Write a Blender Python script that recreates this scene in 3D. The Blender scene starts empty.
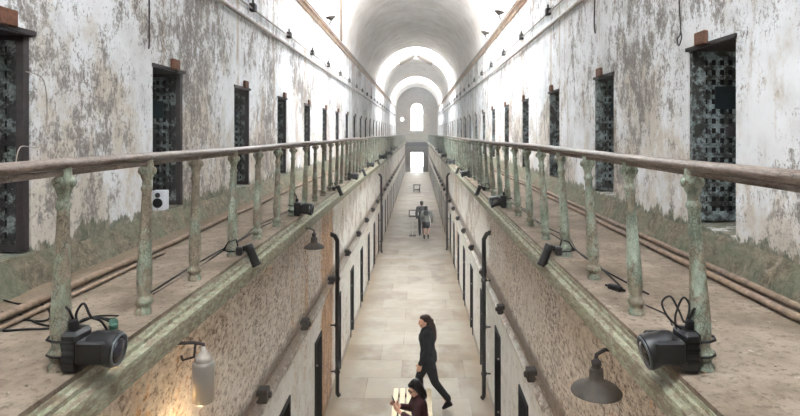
import bpy, math, random
from mathutils import Vector, Matrix, Quaternion
random.seed(7)
PI = math.pi
H = 5.14                      # eye height above the ground floor
F = 560.0
col = bpy.context.scene.collection

# ------------------------------------------------------------ mesh helpers
class MB:
    def __init__(s): s.v = []; s.f = []
    def add(s, vs, fs):
        n = len(s.v); s.v += [tuple(v) for v in vs]; s.f += [tuple(i + n for i in f) for f in fs]; return s
    def box(s, x0, x1, y0, y1, z0, z1):
        vs = [(x, y, z) for x in (x0, x1) for y in (y0, y1) for z in (z0, z1)]
        return s.add(vs, [(0,1,3,2),(4,6,7,5),(0,4,5,1),(2,3,7,6),(0,2,6,4),(1,5,7,3)])
    def rbox(s, x0, x1, y0, y1, z0, z1, b=.01, M=None):
        """box with chamfered edges"""
        cx, cy, cz = (x0+x1)/2, (y0+y1)/2, (z0+z1)/2
        hx, hy, hz = abs(x1-x0)/2, abs(y1-y0)/2, abs(z1-z0)/2
        b = min(b, hx*.9, hy*.9, hz*.9)
        vs = []; idx = {}
        for sx in (-1,1):
            for sy in (-1,1):
                for sz in (-1,1):
                    for a, (dx,dy,dz) in enumerate(((0,b,b),(b,0,b),(b,b,0))):
                        idx[sx,sy,sz,a] = len(vs)
                        vs.append(Vector((sx*(hx-dx), sy*(hy-dy), sz*(hz-dz))))
        fs = []
        for sx in (-1,1):
            q = [idx[sx,-1,-1,0], idx[sx,1,-1,0], idx[sx,1,1,0], idx[sx,-1,1,0]]; fs.append(q if sx>0 else q[::-1])
        for sy in (-1,1):
            q = [idx[-1,sy,-1,1], idx[-1,sy,1,1], idx[1,sy,1,1], idx[1,sy,-1,1]]; fs.append(q if sy>0 else q[::-1])
        for sz in (-1,1):
            q = [idx[-1,-1,sz,2], idx[1,-1,sz,2], idx[1,1,sz,2], idx[-1,1,sz,2]]; fs.append(q if sz>0 else q[::-1])
        for p in (-1,1):
            for q_ in (-1,1):
                f = [idx[p,q_,-1,0], idx[p,q_,1,0], idx[p,q_,1,1], idx[p,q_,-1,1]]; fs.append(f if p*q_>0 else f[::-1])
                f = [idx[p,-1,q_,0], idx[p,-1,q_,2], idx[p,1,q_,2], idx[p,1,q_,0]]; fs.append(f if p*q_>0 else f[::-1])
                f = [idx[-1,p,q_,1], idx[1,p,q_,1], idx[1,p,q_,2], idx[-1,p,q_,2]]; fs.append(f if p*q_>0 else f[::-1])
        for sx in (-1,1):
            for sy in (-1,1):
                for sz in (-1,1):
                    f = [idx[sx,sy,sz,0], idx[sx,sy,sz,1], idx[sx,sy,sz,2]]; fs.append(f if sx*sy*sz>0 else f[::-1])
        c = Vector((cx,cy,cz))
        out = []
        for v in vs:
            p = v + c
            if M is not None: p = M @ p
            out.append(p)
        return s.add(out, fs)
    def tube(s, pts, r, n=10, cap=True):
        """r is a number or a list of radii"""
        pts = [Vector(p) for p in pts]; m = len(pts)
        rs = r if isinstance(r, (list, tuple)) else [r]*m
        t0 = (pts[1]-pts[0]).normalized()
        up = Vector((0,0,1)) if abs(t0.z) < .9 else Vector((1,0,0))
        u = t0.cross(up).normalized(); vs = []
        for i, p in enumerate(pts):
            if i == 0: t = t0
            elif i == m-1: t = (pts[-1]-pts[-2]).normalized()
            else: t = ((pts[i+1]-pts[i]).normalized() + (pts[i]-pts[i-1]).normalized()).normalized()
            u = (u - t*u.dot(t)).normalized(); w = t.cross(u)
            for k in range(n):
                a = 2*PI*k/n
                vs.append(p + (u*math.cos(a) + w*math.sin(a))*rs[i])
        fs = [(i*n+k, i*n+(k+1)%n, (i+1)*n+(k+1)%n, (i+1)*n+k) for i in range(m-1) for k in range(n)]
        if cap: fs += [tuple(range(n))[::-1], tuple((m-1)*n+k for k in range(n))]
        return s.add(vs, fs)
    def lathe(s, prof, M=None, n=20, sx=1, sy=1):
        """prof: list of (radius, height), around local z"""
        M = M or Matrix(); vs = []
        for r, z in prof:
            for k in range(n):
                a = 2*PI*k/n; vs.append(M @ Vector((r*sx*math.cos(a), r*sy*math.sin(a), z)))
        m = len(prof)
        fs = [(i*n+k, i*n+(k+1)%n, (i+1)*n+(k+1)%n, (i+1)*n+k) for i in range(m-1) for k in range(n)]
        fs += [tuple(range(n))[::-1], tuple((m-1)*n+k for k in range(n))]
        return s.add(vs, fs)
    def ball(s, c, rx, ry=None, rz=None, n=14, M=None):
        ry = ry or rx; rz = rz or rx
        h = n//2
        prof = [(max(1e-4, math.sin(PI*i/h)), -math.cos(PI*i/h)) for i in range(h+1)]
        B = Matrix.Translation(Vector(c)) @ (M or Matrix()) @ Matrix.Diagonal((rx, ry, rz, 1))
        return s.lathe(prof, B, n)
    def prism(s, poly, y0, y1):
        """poly: list of (x,z), extruded along y"""
        n = len(poly)
        vs = [(x, y0, z) for x, z in poly] + [(x, y1, z) for x, z in poly]
        fs = [tuple(range(n))[::-1], tuple(range(n, 2*n))] + [(i, (i+1)%n, n+(i+1)%n, n+i) for i in range(n)]
        return s.add(vs, fs)
    def build(s, name, mat, parent=None, smooth=False, loc=None):
        me = bpy.data.meshes.new(name); me.from_pydata(s.v, [], s.f); me.update()
        import bmesh
        b = bmesh.new(); b.from_mesh(me); bmesh.ops.recalc_face_normals(b, faces=b.faces); b.to_mesh(me); b.free()
        if smooth:
            for p in me.polygons: p.use_smooth = True
        if mat: me.materials.append(mat)
        o = bpy.data.objects.new(name, me); col.objects.link(o)
        if parent is not None: o.parent = parent
        if loc is not None: o.location = loc
        return o

def sharp(o, ang=40):
    """smooth shading with sharp creases"""
    me = o.data; import bmesh
    b = bmesh.new(); b.from_mesh(me)
    for f in b.faces: f.smooth = True
    for e in b.edges:
        if len(e.link_faces) == 2 and e.calc_face_angle(0) > math.radians(ang): e.smooth = False
    b.to_mesh(me); b.free(); return o

def tag(o, label=None, cat=None, group=None, kind=None):
    if label: o['label'] = label
    if cat: o['category'] = cat
    if group: o['group'] = group
    if kind: o['kind'] = kind
    return o
def empty(name, loc=(0,0,0), rz=0):
    o = bpy.data.objects.new(name, None); o.empty_display_size = .1; col.objects.link(o)
    o.location = loc; o.rotation_euler.z = rz; return o
def struct(o): o['kind'] = 'structure'; return o
def copy_tree(o, parent=None):
    c = o.copy(); col.objects.link(c)
    if parent is not None: c.parent = parent
    for ch in list(o.children): copy_tree(ch, c)
    return c

# ------------------------------------------------------------ materials
def srgb(r, g, b):
    def f(c):
        c /= 255.0
        return c/12.92 if c <= .04045 else ((c+.055)/1.055)**2.4
    return (f(r), f(g), f(b), 1)
class NT:
    def __init__(s, name, rough=.9, spec=.2, metallic=0):
        s.m = bpy.data.materials.new(name); s.m.use_nodes = True
        s.t = s.m.node_tree; s.b = s.t.nodes['Principled BSDF']
        s.b.inputs['Roughness'].default_value = rough; s.b.inputs['Metallic'].default_value = metallic
        s.b.inputs['Specular IOR Level'].default_value = spec
        s.tc = s.t.nodes.new('ShaderNodeTexCoord'); s.co = s.tc.outputs['Object']
    def l(s, a, b): s.t.links.new(a, b)
    def map(s, scale=(1,1,1), loc=(0,0,0), rot=(0,0,0), src=None):
        n = s.t.nodes.new('ShaderNodeMapping'); s.l(src or s.co, n.inputs[0])
        n.inputs['Scale'].default_value = scale; n.inputs['Location'].default_value = loc; n.inputs['Rotation'].default_value = rot
        return n.outputs[0]
    def noise(s, scale, detail=6, rough=.6, vec=None, dist=0):
        n = s.t.nodes.new('ShaderNodeTexNoise'); n.inputs['Scale'].default_value = scale
        n.inputs['Detail'].default_value = detail; n.inputs['Roughness'].default_value = rough; n.inputs['Distortion'].default_value = dist
        s.l(vec if vec is not None else s.co, n.inputs['Vector']); return n.outputs[0]
    def voro(s, scale, vec=None, feat='F1', out='Distance', rnd=1):
        n = s.t.nodes.new('ShaderNodeTexVoronoi'); n.feature = feat; n.inputs['Scale'].default_value = scale
        n.inputs['Randomness'].default_value = rnd
        s.l(vec if vec is not None else s.co, n.inputs['Vector']); return n.outputs[out]
    def ramp(s, x, stops, interp='LINEAR'):
        n = s.t.nodes.new('ShaderNodeValToRGB'); cr = n.color_ramp; cr.interpolation = interp
        while len(cr.elements) < len(stops): cr.elements.new(.5)
        for e, (p, c) in zip(cr.elements, stops):
            e.position = p; e.color = c if isinstance(c, (tuple, list)) else (c, c, c, 1)
        s.l(x, n.inputs[0]); return n.outputs[0]
    def mix(s, fac, a, b, mode='MIX'):
        n = s.t.nodes.new('ShaderNodeMix'); n.data_type = 'RGBA'; n.blend_type = mode
        for sock, val in ((n.inputs[0], fac), (n.inputs[6], a), (n.inputs[7], b)):
            if hasattr(val, 'default_value') or hasattr(val, 'links'): s.l(val, sock)
            else: sock.default_value = val
        return n.outputs[2]
    def math(s, op, a, b=0, c=0):
        n = s.t.nodes.new('ShaderNodeMath'); n.operation = op
        for sock, val in zip(n.inputs, (a, b, c)):
            if hasattr(val, 'links'): s.l(val, sock)
            else: sock.default_value = val
        return n.outputs[0]
    def axis(s, k, src=None):
        n = s.t.nodes.new('ShaderNodeSeparateXYZ'); s.l(src or s.co, n.inputs[0]); return n.outputs[k]
    def rangem(s, x, a, b, lo=0, hi=1):
        n = s.t.nodes.new('ShaderNodeMapRange'); s.l(x, n.inputs[0])
        for i, v in enumerate((a, b, lo, hi)): n.inputs[i+1].default_value = v
        return n.outputs[0]
    def color(s, c):
        if hasattr(c, 'links'): s.l(c, s.b.inputs['Base Color'])
        else: s.b.inputs['Base Color'].default_value = c
    def bump(s, h, strength=.3, dist=.02):
        n = s.t.nodes.new('ShaderNodeBump'); n.inputs['Strength'].default_value = strength; n.inputs['Distance'].default_value = dist
        s.l(h, n.inputs['Height']); s.l(n.outputs[0], s.b.inputs['Normal'])

def flat_mat(name, c, rough=.6, metallic=0, var=.25, scale=30, spec=.4):
    t = NT(name, rough, spec, metallic)
    n = t.noise(scale, 4)
    d = tuple(x*(1-var) for x in c[:3]) + (1,); e = tuple(min(1, x*(1+var)) for x in c[:3]) + (1,)
    t.color(t.ramp(n, [(.3, d), (.7, e)])); return t.m

def upper_plaster(name, seed):
    t = NT(name, .92, .15)
    v = t.map((1,1,1), (seed*3.1, seed, seed*1.7))
    big = t.noise(.55, 3, .55, v)
    patch = t.noise(1.5, 8, .68, t.map((1, 1.1, .8), (seed, seed*2, 0)))
    fine = t.noise(11, 9, .80, t.map((1, 1.2, .85), (seed*4, 0, seed)))
    med = t.noise(4.2, 8, .74, t.map((1, 1.3, .8), (seed*2, 5, seed)))
    z = t.axis(2); y = t.axis(1)
    white = t.ramp(t.noise(2.3, 5, .6, v), [(.3, srgb(206,206,206)), (.55, srgb(228,229,231)), (.8, srgb(236,238,242))])
    tan = t.ramp(t.noise(5, 6, .7, v), [(.3, srgb(178,164,148)), (.6, srgb(204,194,180)), (.85, srgb(218,210,198))])
    lowz = t.rangem(z, H+1.5, H-.9, -.07, .10)
    m1 = t.math('ADD', t.math('ADD', t.math('MULTIPLY', patch, .6), t.math('MULTIPLY', big, .4)), lowz)
    m1 = t.ramp(t.math('ADD', t.math('MULTIPLY', fine, .2), t.math('SUBTRACT', m1, .10)), [(.50, 0.), (.58, .85)])
    c = t.mix(m1, white, tan)
    # lost paint: small grey-brown flakes, denser in some areas
    dens = t.math('MULTIPLY', t.math('SUBTRACT', big, .51), .42)
    sp = t.math('ADD', t.math('ADD', t.math('MULTIPLY', fine, .55), t.math('MULTIPLY', med, .45)), dens)
    sp = t.ramp(sp, [(.515, 0.), (.545, .65), (.60, .9)])
    dark = t.ramp(t.noise(60, 3, .7, v), [(.3, srgb(108,102,98)), (.7, srgb(162,155,149))])
    c = t.mix(sp, c, dark)
    # broad brown run stains, only in places
    run = t.noise(1.0, 5, .6, t.map((1, 2.6, .14), (seed*7, 3, 0)))
    ry = t.rangem(y, 7, 11, -.05, .03)
    run = t.ramp(t.math('ADD', t.math('ADD', run, ry), t.math('MULTIPLY', t.math('SUBTRACT', med, .5), .25)), [(.57, 0.), (.63, .6)])
    c = t.mix(run, c, srgb(172,150,126))
    hi = t.rangem(z, H+2.2, H+3.2, 0, 1)
    org = t.math('MULTIPLY', hi, t.ramp(t.noise(1.6, 5, .65, t.map((1,1.6,.5), (seed*5,0,0))), [(.54, 0.), (.62, .8)]))
    c = t.mix(org, c, srgb(204,160,124))
    grit = t.noise(30, 6, .8, t.map((1, 1.3, .9), (2, seed, 0)))
    c = t.mix(t.ramp(t.math('ADD', grit, t.math('ADD', dens, t.math('MULTIPLY', t.math('SUBTRACT', med, .5), .5))), [(.55, 0.), (.59, .8)]), c, srgb(118,111,106))
    # the damp, green foot of the wall with a ragged upper edge
    g = t.rangem(z, H-.45, H-.98, 0, .5)
    gm = t.ramp(t.math('ADD', g, t.math('MULTIPLY', med, .6)), [(.64, 0.), (.67, .95)])
    gcol = t.ramp(t.noise(9, 8, .78, v), [(.32, srgb(72,72,60)), (.48, srgb(112,116,98)), (.56, srgb(140,130,114)), (.72, srgb(176,168,152))])
    c = t.mix(gm, c, gcol)
    t.color(c)
    t.bump(t.math('SUBTRACT', t.math('MULTIPLY', fine, .4), t.math('ADD', t.math('MULTIPLY', sp, .5), t.math('ADD', t.math('MULTIPLY', m1, .2), gm))), .45, .02)
    return t.m

def lower_plaster(name, seed, warm):
    t = NT(name, .93, .12)
    v = t.map((1,1,1), (seed*2.3, seed, seed*.7))
    fine = t.noise(8, 10, .82, t.map((1, .75, 1.1), (seed, 0, 0)))
    streak = t.noise(1.0, 8, .70, t.map((1.2, .9, .9), (seed, seed*2, 0)))
    z = t.axis(2); y = t.axis(1)
    brown = t.ramp(fine, [(.34, srgb(134,120,108)), (.43, srgb(190,176,162)), (.5, srgb(214,203,190)), (.62, srgb(236,228,218))])
    pinks = t.ramp(t.noise(1.4, 4, .6, v), [(.42, 0.), (.62, .35)])
    brown = t.mix(pinks, brown, srgb(206,190,170))
    white = t.ramp(t.noise(4, 8, .75, v), [(.3, srgb(206,196,182)), (.5, srgb(234,230,222)), (.8, srgb(243,241,237))])
    wz = t.rangem(z, 2.35, 2.0, 0, 1.4)
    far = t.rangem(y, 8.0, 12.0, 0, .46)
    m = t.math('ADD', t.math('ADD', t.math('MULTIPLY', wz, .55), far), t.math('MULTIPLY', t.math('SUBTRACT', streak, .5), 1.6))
    m = t.ramp(m, [(.34, 0.), (.44, 1.)])
    c = t.mix(m, brown, white)
    o1 = t.noise(1.0, 6, .65, t.map((1, 1.15, .22), (seed*3, 1, 0)))
    near = t.ramp(t.math('ABSOLUTE', t.math('SUBTRACT', y, 10.4)), [(0, .30), (.5, .24), (.95, 0.)]) if warm else .0
    o1 = t.math('ADD', t.math('ADD', o1, near), t.rangem(y, 13, 24, 0, .06))
    om = t.ramp(t.math('ADD', o1, t.math('MULTIPLY', t.math('SUBTRACT', fine, .5), 1.1)), [(.63, 0.), (.70, .85)])
    oc = t.ramp(t.noise(6, 6, .75, t.map((1,1,.4))), [(.3, srgb(104,70,48)), (.48, srgb(188,138,92)), (.62, srgb(220,176,124)), (.8, srgb(230,208,176))])
    c = t.mix(om, c, oc)
    sp = t.ramp(t.math('ADD', t.math('MULTIPLY', fine, .7), t.math('MULTIPLY', streak, .3)), [(.56, 0.), (.61, .6)])
    c = t.mix(t.math('MULTIPLY', sp, t.rangem(z, 2.1, 2.5, .7, .4)), c, srgb(112,96,82))
    grit = t.noise(20, 7, .8, t.map((1, .6, 1.2), (2, seed, 0)))
    c = t.mix(t.math('MULTIPLY', t.ramp(t.math('ADD', grit, t.math('MULTIPLY', t.math('SUBTRACT', streak, .5), -.25)), [(.535, 0.), (.58, .85)]), t.rangem(m, 0, 1, 1, .15)), c, srgb(112,96,84))
    c = t.mix(t.ramp(grit, [(.40, .75), (.46, 0.)]), c, srgb(236,228,216))
    # sooty edge along the ledge at mid height
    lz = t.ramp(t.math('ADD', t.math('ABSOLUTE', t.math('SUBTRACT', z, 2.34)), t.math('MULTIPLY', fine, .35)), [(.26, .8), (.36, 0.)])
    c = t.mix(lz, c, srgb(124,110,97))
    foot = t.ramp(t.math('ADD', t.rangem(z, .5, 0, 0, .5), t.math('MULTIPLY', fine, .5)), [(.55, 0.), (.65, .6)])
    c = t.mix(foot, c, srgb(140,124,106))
    t.color(c)
    t.bump(fine, .5, .03)
    return t.m

def peel_paint(name, paints, under, cover=.5, crack=55, rough=.7, stretch=(1,1,.6), warm=None):
    """crackled paint over bare metal or wood; noise in world position so copies differ"""
    t = NT(name, rough, .3)
    g = t.t.nodes.new('ShaderNodeNewGeometry').outputs['Position']
    v = t.map(stretch, (0,0,0), (0,0,0), g)
    big = t.noise(7, 8, .75, v); vd = t.voro(crack or 20, v, 'DISTANCE_TO_EDGE'); fl = t.noise(40, 5, .8, v)
    p = t.ramp(t.noise(11, 4, .6, v), [(.3, paints[0]), (.5, paints[1]), (.72, paints[2])])
    u = t.ramp(t.noise(23, 5, .7, v), [(.3, under[0]), (.7, under[1])])
    m = t.ramp(big, [(cover-.04, 0.), (cover+.04, 1.)])
    c = t.mix(m, p, u)
    cr = t.math('MULTIPLY', t.ramp(vd, [(0, .8), (.06, 0.)]), t.ramp(t.noise(5, 4, .6, v), [(.38, 0.), (.52, 1.)])) if crack else .0
    c = t.mix(t.ramp(fl, [(.55, 0.), (.64, .65)]), c, srgb(84,82,70))
    c = t.mix(cr, c, srgb(38,38,32))
    t.color(c); t.bump(t.math('ADD', vd, big), .5, .006)
    return t.m

M = {}
M['up_l'] = upper_plaster('peeling_white_plaster_left', 1.0)
M['up_r'] = upper_plaster('peeling_white_plaster_right', 5.0)
M['lo_l'] = lower_plaster('stained_lower_plaster_left', 2.0, True)
M['lo_r'] = lower_plaster('stained_lower_plaster_right', 6.0, False)
M['green_l'] = peel_paint('green_paint_left', [srgb(104,108,92), srgb(134,142,124), srgb(170,178,162)], [srgb(98,86,72), srgb(152,140,122)], .50)
M['green_r'] = peel_paint('green_paint_right', [srgb(100,108,94), srgb(138,148,132), srgb(176,184,170)], [srgb(98,88,74), srgb(146,138,120)], .54)
M['fascia'] = peel_paint('green_fascia_paint', [srgb(112,113,92), srgb(138,139,116), srgb(160,159,140)], [srgb(96,82,66), srgb(132,118,100)], .51, 0, .8, (4,1.4,5))
M['rail'] = peel_paint('worn_handrail_paint', [srgb(100,86,76), srgb(118,104,95), srgb(138,124,115)], [srgb(76,58,48), srgb(100,82,72)], .6, 30, .45, (3,.7,3))

def mk_vault():
    t = NT('vault_plaster', .95, .1)
    n = t.noise(1.3, 7, .65); s = t.noise(7, 7, .75)
    c = t.ramp(n, [(.3, srgb(206,198,188)), (.55, srgb(228,222,216)), (.75, srgb(238,234,229))])
    c = t.mix(t.ramp(s, [(.56, 0.), (.66, .4)]), c, srgb(176,160,146))
    t.color(c); t.bump(s, .3, .02); return t.m
M['vault'] = mk_vault()
def mk_ground():
    t = NT('worn_stone_slabs', .75, .25)
    br = t.t.nodes.new('ShaderNodeTexBrick'); t.l(t.map((1,1,1), (.35,.2,0)), br.inputs[0])
    br.offset = .37; br.squash = 1.4; br.squash_frequency = 3
    for k, v in (('Scale', 1.0), ('Mortar Size', .008), ('Mortar Smooth', .3), ('Bias', .1), ('Brick Width', 1.35), ('Row Height', .92)): br.inputs[k].default_value = v
    br.inputs['Color1'].default_value = srgb(166,157,144); br.inputs['Color2'].default_value = srgb(132,119,105); br.inputs['Mortar'].default_value = srgb(112,100,86)
    n = t.noise(2.2, 8, .7); c = t.mix(t.ramp(n, [(.40, 0.), (.72, .55)]), br.outputs[0], srgb(176,158,136))
    w = t.noise(1.1, 5, .6, t.map((1,1,1), (4,2,0))); c = t.mix(t.ramp(w, [(.45, 0.), (.6, .5)]), c, srgb(180,173,161))
    # the stained brown band across the hall at mid distance
    y = t.axis(1); band = t.ramp(t.math('ADD', t.math('ABSOLUTE', t.math('SUBTRACT', y, 22.6)), t.math('MULTIPLY', n, 1.6)), [(.0, 1.), (.99, .75), (1., 0.)])
    c = t.mix(t.math('MULTIPLY', band, .35), c, srgb(168,140,116))
    sp = t.ramp(t.noise(26, 6, .8), [(.60, 0.), (.68, .5)]); c = t.mix(sp, c, srgb(140,124,106))
    edge = t.ramp(t.math('ADD', t.math('MULTIPLY', t.math('ABSOLUTE', t.math('ADD', t.axis(0), .14)), .5), t.math('MULTIPLY', n, .35)), [(.74, 0.), (.90, .6)])
    c = t.mix(edge, c, srgb(150,130,106))
    t.color(c); t.bump(t.math('ADD', br.outputs[1], t.math('MULTIPLY', n, -.5)), .25, .01); return t.m
M['ground'] = mk_ground()
def mk_gallery():
    t = NT('dusty_gallery_concrete', .95, .1)
    n = t.noise(1.7, 8, .65); f = t.noise(22, 8, .78)
    c = t.ramp(n, [(.3, srgb(104,91,78)), (.5, srgb(132,118,104)), (.7, srgb(154,141,126))])
    c = t.mix(t.ramp(f, [(.53, 0.), (.60, .7)]), c, srgb(88,74,60))
    c = t.mix(t.ramp(t.noise(3.1, 9, .8, t.map((1,1,1), (7,1,0))), [(.50, 0.), (.60, .6)]), c, srgb(102,88,74))
    c = t.mix(t.ramp(t.noise(6, 8, .8, t.map((1,1,1), (3,3,0))), [(.62, 0.), (.68, .5)]), c, srgb(204,196,184))
    # grit gathered along the wall foot
    e = t.math('ABSOLUTE', t.math('ADD', t.axis(0), .15))
    g = t.ramp(t.math('ADD', t.rangem(e, 2.0, 2.75, 0, .5), t.math('MULTIPLY', f, .5)), [(.46, 0.), (.6, .75)])
    c = t.mix(g, c, srgb(112,96,78))
    t.color(c); t.bump(f, .4, .012); return t.m
M['gallery'] = mk_gallery()
def mk_plinth():
    t = NT('damp_green_plinth', .95, .1)
    f = t.noise(13, 10, .85); g = t.noise(2.2, 6, .6)
    c = t.ramp(f, [(.34, srgb(66,60,50)), (.46, srgb(110,102,86)), (.56, srgb(142,130,112)), (.70, srgb(176,164,146))])
    c = t.mix(t.ramp(t.math('ADD', g, t.math('MULTIPLY', f, .3)), [(.60, 0.), (.72, .55)]), c, srgb(112,120,100))
    t.color(c); t.bump(f, .8, .05); return t.m
M['plinth'] = mk_plinth()
M['dark_inside'] = flat_mat('cell_dark_interior', srgb(58,54,50), .95, 0, .3, 4, .1)  # dark brown-grey for cell interiors and the backs of door recesses
M['jamb'] = flat_mat('dirty_reveal', srgb(96,88,80), .95, 0, .4, 9, .1)
M['pipe'] = flat_mat('brown_pipe', srgb(124,104,86), .8, 0, .4, 18)
M['pipe_dark'] = flat_mat('dark_downpipe', srgb(46,42,40), .6, 0, .4, 12)
M['conduit'] = flat_mat('grey_conduit', srgb(150,142,132), .6, 0, .3, 12)
M['boxm'] = flat_mat('dark_junction_box', srgb(58,52,48), .7, 0, .4, 40)
M['rust'] = flat_mat('rusty_iron', srgb(104,66,46), .9, 0, .4, 40)
M['iron'] = flat_mat('dark_brown_iron', srgb(50,42,42), .75, 0, .35, 20)
M['grille_r'] = peel_paint('flaking_pale_blue_strap_paint', [srgb(90,98,96), srgb(134,146,146), srgb(168,180,182)], [srgb(24,24,24), srgb(56,52,48)], .495, 34, .8, (1,1,1))
M['grille_l'] = peel_paint('flaking_grey_strap_paint', [srgb(70,84,78), srgb(118,128,124), srgb(150,158,158)], [srgb(20,20,22), srgb(44,40,38)], .48, 34, .8, (1,1,1))
M['backing'] = flat_mat('hole_shade_board', srgb(12,12,14), .9, 0, .3, 12, .1)
M['hatch'] = flat_mat('dark_blue_plate', srgb(24,34,42), .7, 0, .3, 12, .2)
M['door_black'] = flat_mat('black_ground_door', srgb(16,15,15), .8, 0, .4, 8)
M['door_frame'] = flat_mat('brown_door_frame', srgb(112,84,62), .9, 0, .4, 10)
M['black'] = flat_mat('black_plastic', srgb(15,15,17), .42, 0, .2, 60, .5)
M['black2'] = flat_mat('black_rubber', srgb(20,19,19), .7, 0, .2, 60, .3)
M['chrome'] = flat_mat('dull_lens_ring', srgb(96,102,108), .35, .6, .1, 60)
M['lens'] = flat_mat('dark_lens_glass', srgb(16,20,30), .08, 0, .1, 5, .9)
M['greenplug'] = flat_mat('green_connector', srgb(30,74,58), .5, 0, .2, 30)
M['shade'] = flat_mat('weathered_enamel', srgb(62,54,45), .7, 0, .4, 14)
M['whiteplastic'] = flat_mat('white_speaker_case', srgb(216,218,224), .5, 0, .05, 20)
M['cone'] = flat_mat('black_speaker_cone', srgb(28,28,32), .7, 0, .1, 20)
M['bench'] = flat_mat('pale_painted_bench', srgb(226,208,176), .7, 0, .1, 6)
M['skin'] = flat_mat('skin', srgb(214,164,138), .6, 0, .06, 20)
M['cornice'] = flat_mat('cornice_plaster', srgb(184,160,140), .95, 0, .25, 3)
M['stucco'] = flat_mat('pale_stone', srgb(150,140,130), .95, 0, .2, 3)
M['beam'] = flat_mat('grey_skylight_beam', srgb(88,78,68), .8, 0, .2, 8)
M['dust'] = flat_mat('debris_chips', srgb(140,128,112), .95, 0, .5, 60)
def solid(name, c, rough=.85, var=.15, scale=20): return flat_mat(name, c, rough, 0, var, scale, .2)
def glassm(name, tint, alpha_rough=.3):
    t = NT(name, alpha_rough, .5); t.b.inputs['Transmission Weight'].default_value = .75; t.color(tint); return t.m
M['glass'] = glassm('dirty_lamp_glass', srgb(190,184,176))
def emis(name, c, st):
    t = NT(name); t.color(c); t.b.inputs['Emission Color'].default_value = c; t.b.inputs['Emission Strength'].default_value = st; return t.m

# ------------------------------------------------------------ dimensions
YE = 74.0                               # far end wall
YB = -7.0                               # behind the camera
XL, XR = -2.9, 2.6                      # upper walls
GXL, GXR = -1.70, 1.40                  # ground floor walls
ZF = H - 1.13                           # gallery floor top
ZL = H + 3.3                            # springing of the vault
XC = (XL + XR)/2; RV = (XR - XL)/2
ZTOP = H + 6.7
ZT, ZB = H + .75, H - .87               # cell opening top and sill

# ------------------------------------------------------------ floors
struct(MB().box(GXL-.4, GXR+.4, YB, YE+12, -.2, 0).build('floor', M['ground']))
struct(MB().box(XL, GXL+.02, YB, YE, ZF-.18, ZF).build('floor_left', M['gallery']))
struct(MB().box(GXR-.02, XR, YB, YE, ZF-.18, ZF).build('floor_right', M['gallery']))

# ------------------------------------------------------------ upper walls with cell openings
lefts = [4.2 + 2.72*k for k in range(25)]
rights = [5.38 + 2.86*k for k in range(24)]
WD = .80                                # opening width
def upper_wall(X, s, fars, zt, zb, mat, name):
    """s=+1: solid lies to +x of X (right wall)"""
    b = MB(); T = .45; x0, x1 = (X, X+T) if s > 0 else (X-T, X)
    b.box(x0, x1, YB, YE, zt, ZTOP if False else ZL+.05)
    b.box(x0, x1, YB, YE, ZF-.2, zb)
    y = YB
    for f in fars:
        b.box(x0, x1, y, f-WD, zb, zt); y = f
    b.box(x0, x1, y, YE, zb, zt)
    struct(b.build(name, mat))
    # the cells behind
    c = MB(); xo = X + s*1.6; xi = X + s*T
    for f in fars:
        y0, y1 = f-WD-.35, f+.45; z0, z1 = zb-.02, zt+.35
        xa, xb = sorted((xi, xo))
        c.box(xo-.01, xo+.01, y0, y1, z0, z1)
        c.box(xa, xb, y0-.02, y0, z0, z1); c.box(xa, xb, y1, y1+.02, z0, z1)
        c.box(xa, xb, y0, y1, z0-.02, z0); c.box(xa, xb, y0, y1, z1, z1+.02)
    struct(c.build(name + '_cells', M['dark_inside']))
upper_wall(XL, -1, lefts, H+.73, H-.89, M['up_l'], 'wall_left')
upper_wall(XR, 1, rights, H+.78, H-.85, M['up_r'], 'wall_right')

# vault pieces: solid blocks with an arched soffit
def vault(y0, y1, name='ceiling'):
    n = 36; pts = [(XC + RV*math.cos(PI*i/n), ZL + RV*math.sin(PI*i/n)) for i in range(n+1)]
    poly = [(XR+.45, ZL)] + pts + [(XL-.45, ZL), (XL-.45, ZTOP), (XR+.45, ZTOP)]
    b = MB(); m = len(poly)
    vs = [(x, y0, z) for x, z in poly] + [(x, y1, z) for x, z in poly]
    fs = [(i, (i+1)%m, m+(i+1)%m, m+i) for i in range(m)]
    for off, in ((0,), (m,)):                     # end faces as quads between the arc and the top edge
        pass
    nv = len(vs); top = []
    for y in (y0, y1):
        for i in range(n+1): vs.append((pts[i][0], y, ZTOP))
    for e in (0, 1):
        base = nv + e*(n+1)
        for i in range(n): fs.append((e*m+1+i, e*m+2+i, base+i+1, base+i))
        fs.append((e*m+0, e*m+1, base, e*m+m-1)); fs.append((e*m+n+1, e*m+n+2, e*m+n+3, base+n))
    b.add(vs, fs)
    o = b.build(name, M['vault']); struct(o); sharp(o, 30); return o
VS = [(YB, -1.6), (2.1, 13.6), (21.0, 39.5), (45.5, 60.0), (67.0, YE)]
for a, c in VS: vault(a, c)
# side walls standing up inside the skylight bays
gaps = [(-1.6, 2.1), (13.6, 21.0), (39.5, 45.5), (60.0, 67.0)]
bl, br_ = MB(), MB()
for a, c in gaps:
    bl.box(XL-.45, XL-.02, a, c, ZL, ZTOP-.02); br_.box(XR+.02, XR+.45, a, c, ZL, ZTOP-.02)
struct(bl.build('wall_left_skylight', M['up_l'])); struct(br_.build('wall_right_skylight', M['up_r']))

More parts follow.
